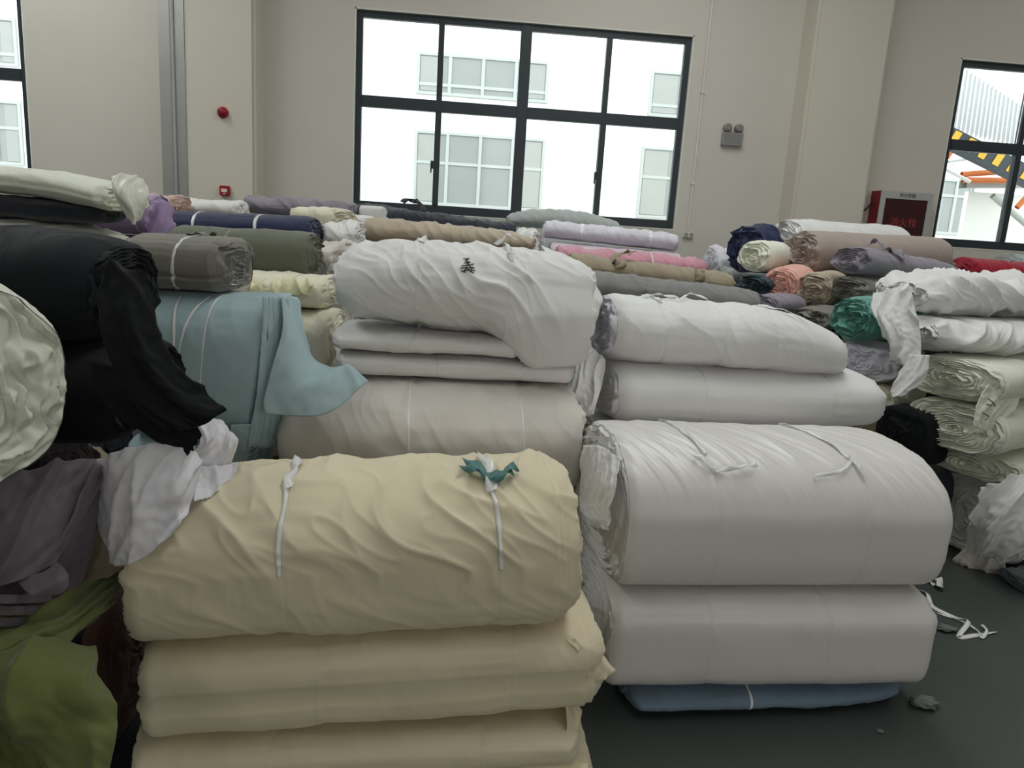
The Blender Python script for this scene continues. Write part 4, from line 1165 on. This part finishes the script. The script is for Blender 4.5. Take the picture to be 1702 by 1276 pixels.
# ivory folded stack with the layered ends
i1 = B('ivory folded bundle with fanned layers, upper in the right front stack', (1552, 1830), (3.32, 3.95), (.785, .785), .46, .20, M['greenish_white'], flat=True, n=2.8, nt=2.3, ties=(), res=(100, 120), ends=(11, 6), eamp=.02, ecr=.008,
       ebulge=.03, wr=.004, lump=.008, ewarp=1.6, turns=2)
i2 = B('ivory rolled bundle with spiral end, middle of the right front stack', (1548, 1830), (3.30, 3.93), (.54, .54), .48, .24, M['greenish_white'], flat=True, n=2.6, nt=2.4, ties=(), res=(100, 120), ends=(11, 6), eamp=.02, ecr=.010,
       ebulge=.02, wr=.003, lump=.006, ewarp=1.4, turns=2)
i3 = B('ivory bundle with ragged edge, lower in the right front stack', (1578, 1830), (3.30, 3.93), (.41, .41), .48, .125, M['greenish_white'], flat=True, n=3, nt=3, ties=(), res=(90, 90), ends=(8, 6), eamp=.02, ecr=.010, wr=.004)
i4 = B('lilac-white bundle of fanned layers jutting from the right front stack', (1518, 1590), (3.78, 3.95), (.26, .26), .30, .36, M['lilac_white'], n=3, nt=3, ties=(), res=(90, 110), ends=(16, 6), eamp=.02, ecr=.010, wr=.006, ewarp=1.6, ebulge=.05)
i4b = B('dark bundle under the lilac-white fanned one in the right front stack', (1526, 1590), (3.78, 3.95), (.0, .0), .30, .255, M['charcoal'], n=3, nt=3, ties=(), res=(50, 50), ends=(6, 6))
i5 = B('grey-white bundle lowest in the right front stack, on the floor', (1590, 1830), (3.32, 3.93), (.0, .0), .48, .405, M['white_cotton'], n=3, nt=3, ties=(), res=(80, 80), ends=(12, 6), wr=.012, lump=.012)
sheet('loose_flap', [[(1640, 640, 3.14), (1668, 650, 3.16), (1700, 655, 3.20)], [(1626, 672, 3.11), (1652, 684, 3.13), (1680, 690, 3.17)], [(1618, 708, 3.10), (1636, 714, 3.12), (1650, 712, 3.15)]],
      M['greenish_white'], i1.root, n=36, m=36, fold=.012, fs=14, seed=110)
for st in ([(1642, 662, 3.11), (1650, 668, 3.11), (1654, 675, 3.11)], [(1640, 672, 3.105), (1649, 674, 3.105)], [(1634, 686, 3.10), (1644, 692, 3.10), (1638, 698, 3.10)]):
    mk = tube('marker_line', np.array([U(*p) for p in st]) @ np.array(i1.root.matrix_world.inverted())[:3, :3].T + np.array(i1.root.matrix_world.inverted())[:3, 3], .0022, M['ink'], i1.root, 6)
wg = empty('white_plastic_bag')
tag(wg, 'crumpled white bag slumped on the floor at the right edge', 'bag')
sheet('bag_body', [[(1640, 815, 3.10), (1665, 800, 3.04), (1702, 786, 3.0), (1760, 776, 3.02)], [(1622, 850, 3.08), (1660, 842, 2.98), (1705, 835, 2.93), (1770, 830, 2.95)],
                   [(1618, 880, 3.08), (1650, 885, 2.98), (1700, 880, 2.92), (1770, 876, 2.96)], [(1622, 915, 3.12), (1650, 925, 3.04), (1690, 922, 2.99), (1760, 905, 3.0)]], M['white_wrap'], wg, n=70, m=80, fold=.045, fs=9, fdir=(.8, .6), seed=120, fine=.008)
sheet('bag_mouth', [[(1612, 868, 3.16), (1630, 872, 3.10), (1650, 880, 3.06)], [(1605, 905, 3.18), (1630, 908, 3.10), (1660, 910, 3.05)], [(1582, 932, 3.22), (1625, 940, 3.14), (1672, 945, 3.07)],
                    [(1600, 942, 3.24), (1640, 952, 3.16), (1668, 955, 3.10)]], M['ivory'], wg, n=54, m=54, fold=.018, fs=14, seed=122)
fb = B('dark grey bundle lying on the floor at the right edge', (1668, 1860), (2.98, 3.02), (0, 0), .22, .06, M['floor_grey'], n=2.6, nt=2.6, ties=(), res=(60, 50), ends=(6, 4), wr=.006, creases=((.5, .06),))


# --- litter on the floor
def floor_ribbon(name, pix, width, label, mat):
    pts = catmull(np.array([CAM + (FW + RT * (a - 851) / FPX - UP * (b - 638) / FPX) * ((h - CAM[2]) / (FW + RT * (a - 851) / FPX - UP * (b - 638) / FPX)[2]) for a, b, h in pix]), 70)
    t = np.gradient(pts, axis=0)
    t /= np.linalg.norm(t, axis=1)[:, None] + 1e-9
    sd = np.cross(t, [0, 0, 1.0])
    sd /= np.linalg.norm(sd, axis=1)[:, None]
    q = np.linspace(0, 1, 70)
    tw = np.sin(q * 14) * .5
    up = np.array([0, 0, 1.0])
    s2 = sd * np.cos(tw)[:, None] + up * np.sin(tw)[:, None]
    V = np.stack([pts - s2 * width / 2, pts + s2 * width / 2], 1)
    V[..., 2] = np.maximum(V[..., 2], .0015)
    o = grid_mesh(name, V, mat)
    m = o.modifiers.new('thickness', 'SOLIDIFY'); m.thickness = .001; m.offset = 1
    return tag(o, label, 'ribbon')


floor_ribbon('plastic_string', [(1512, 978, .004), (1540, 985, .01), (1550, 1008, .004), (1585, 1025, .008), (1610, 1032, .02), (1594, 1058, .006), (1625, 1055, .004), (1655, 1050, .004)], .018,
             'long white plastic string curling over the floor beside the satin stack', M['tie_white'])
floor_ribbon('plastic_string', [(1530, 1003, .004), (1556, 1018, .004), (1595, 1030, .006), (1625, 1048, .01), (1632, 1060, .004), (1640, 1048, .02), (1632, 1038, .006)], .012,
             'second white plastic string tangled under the long one on the floor', M['tie_white'])
floor_ribbon('paper_scrap', [(1542, 966, .002), (1556, 972, .006), (1562, 974, .02), (1560, 960, .03)], .03, 'small folded white scrap on the floor by the satin stack', M['white_plastic'])


def lint(px, py, r, label):
    d = FW + RT * (px - 851) / FPX - UP * (py - 638) / FPX
    c = CAM + d * (-CAM[2] / d[2])
    n, m = 14, 24
    u = np.linspace(0, math.pi, n)[:, None]; v = np.linspace(0, 2 * math.pi, m, endpoint=False)[None]
    x, y, z = np.sin(u) * np.cos(v), np.sin(u) * np.sin(v), np.cos(u) + 0 * v
    k = 1 + .5 * noise(x * 2, y * 2, z * 2 + px) + .25 * noise(x * 6, y * 6, z * 6 + px)
    V = np.stack([c[0] + x * k * r, c[1] + y * k * r * .7, r * .28 + z * k * r * .26], -1)
    V[..., 2] = np.maximum(V[..., 2], .001)
    tag(grid_mesh('lint_clump', V, M['lint'], wrap=True), label, 'lint')


lint(1572, 1047, .035, 'fluffy grey lint clump beside the white plastic string')
lint(1535, 1172, .045, 'larger lint clump on the floor off the blue-grey bundle')
lint(1462, 1216, .012, 'tiny speck of lint on the floor in front of the stack')
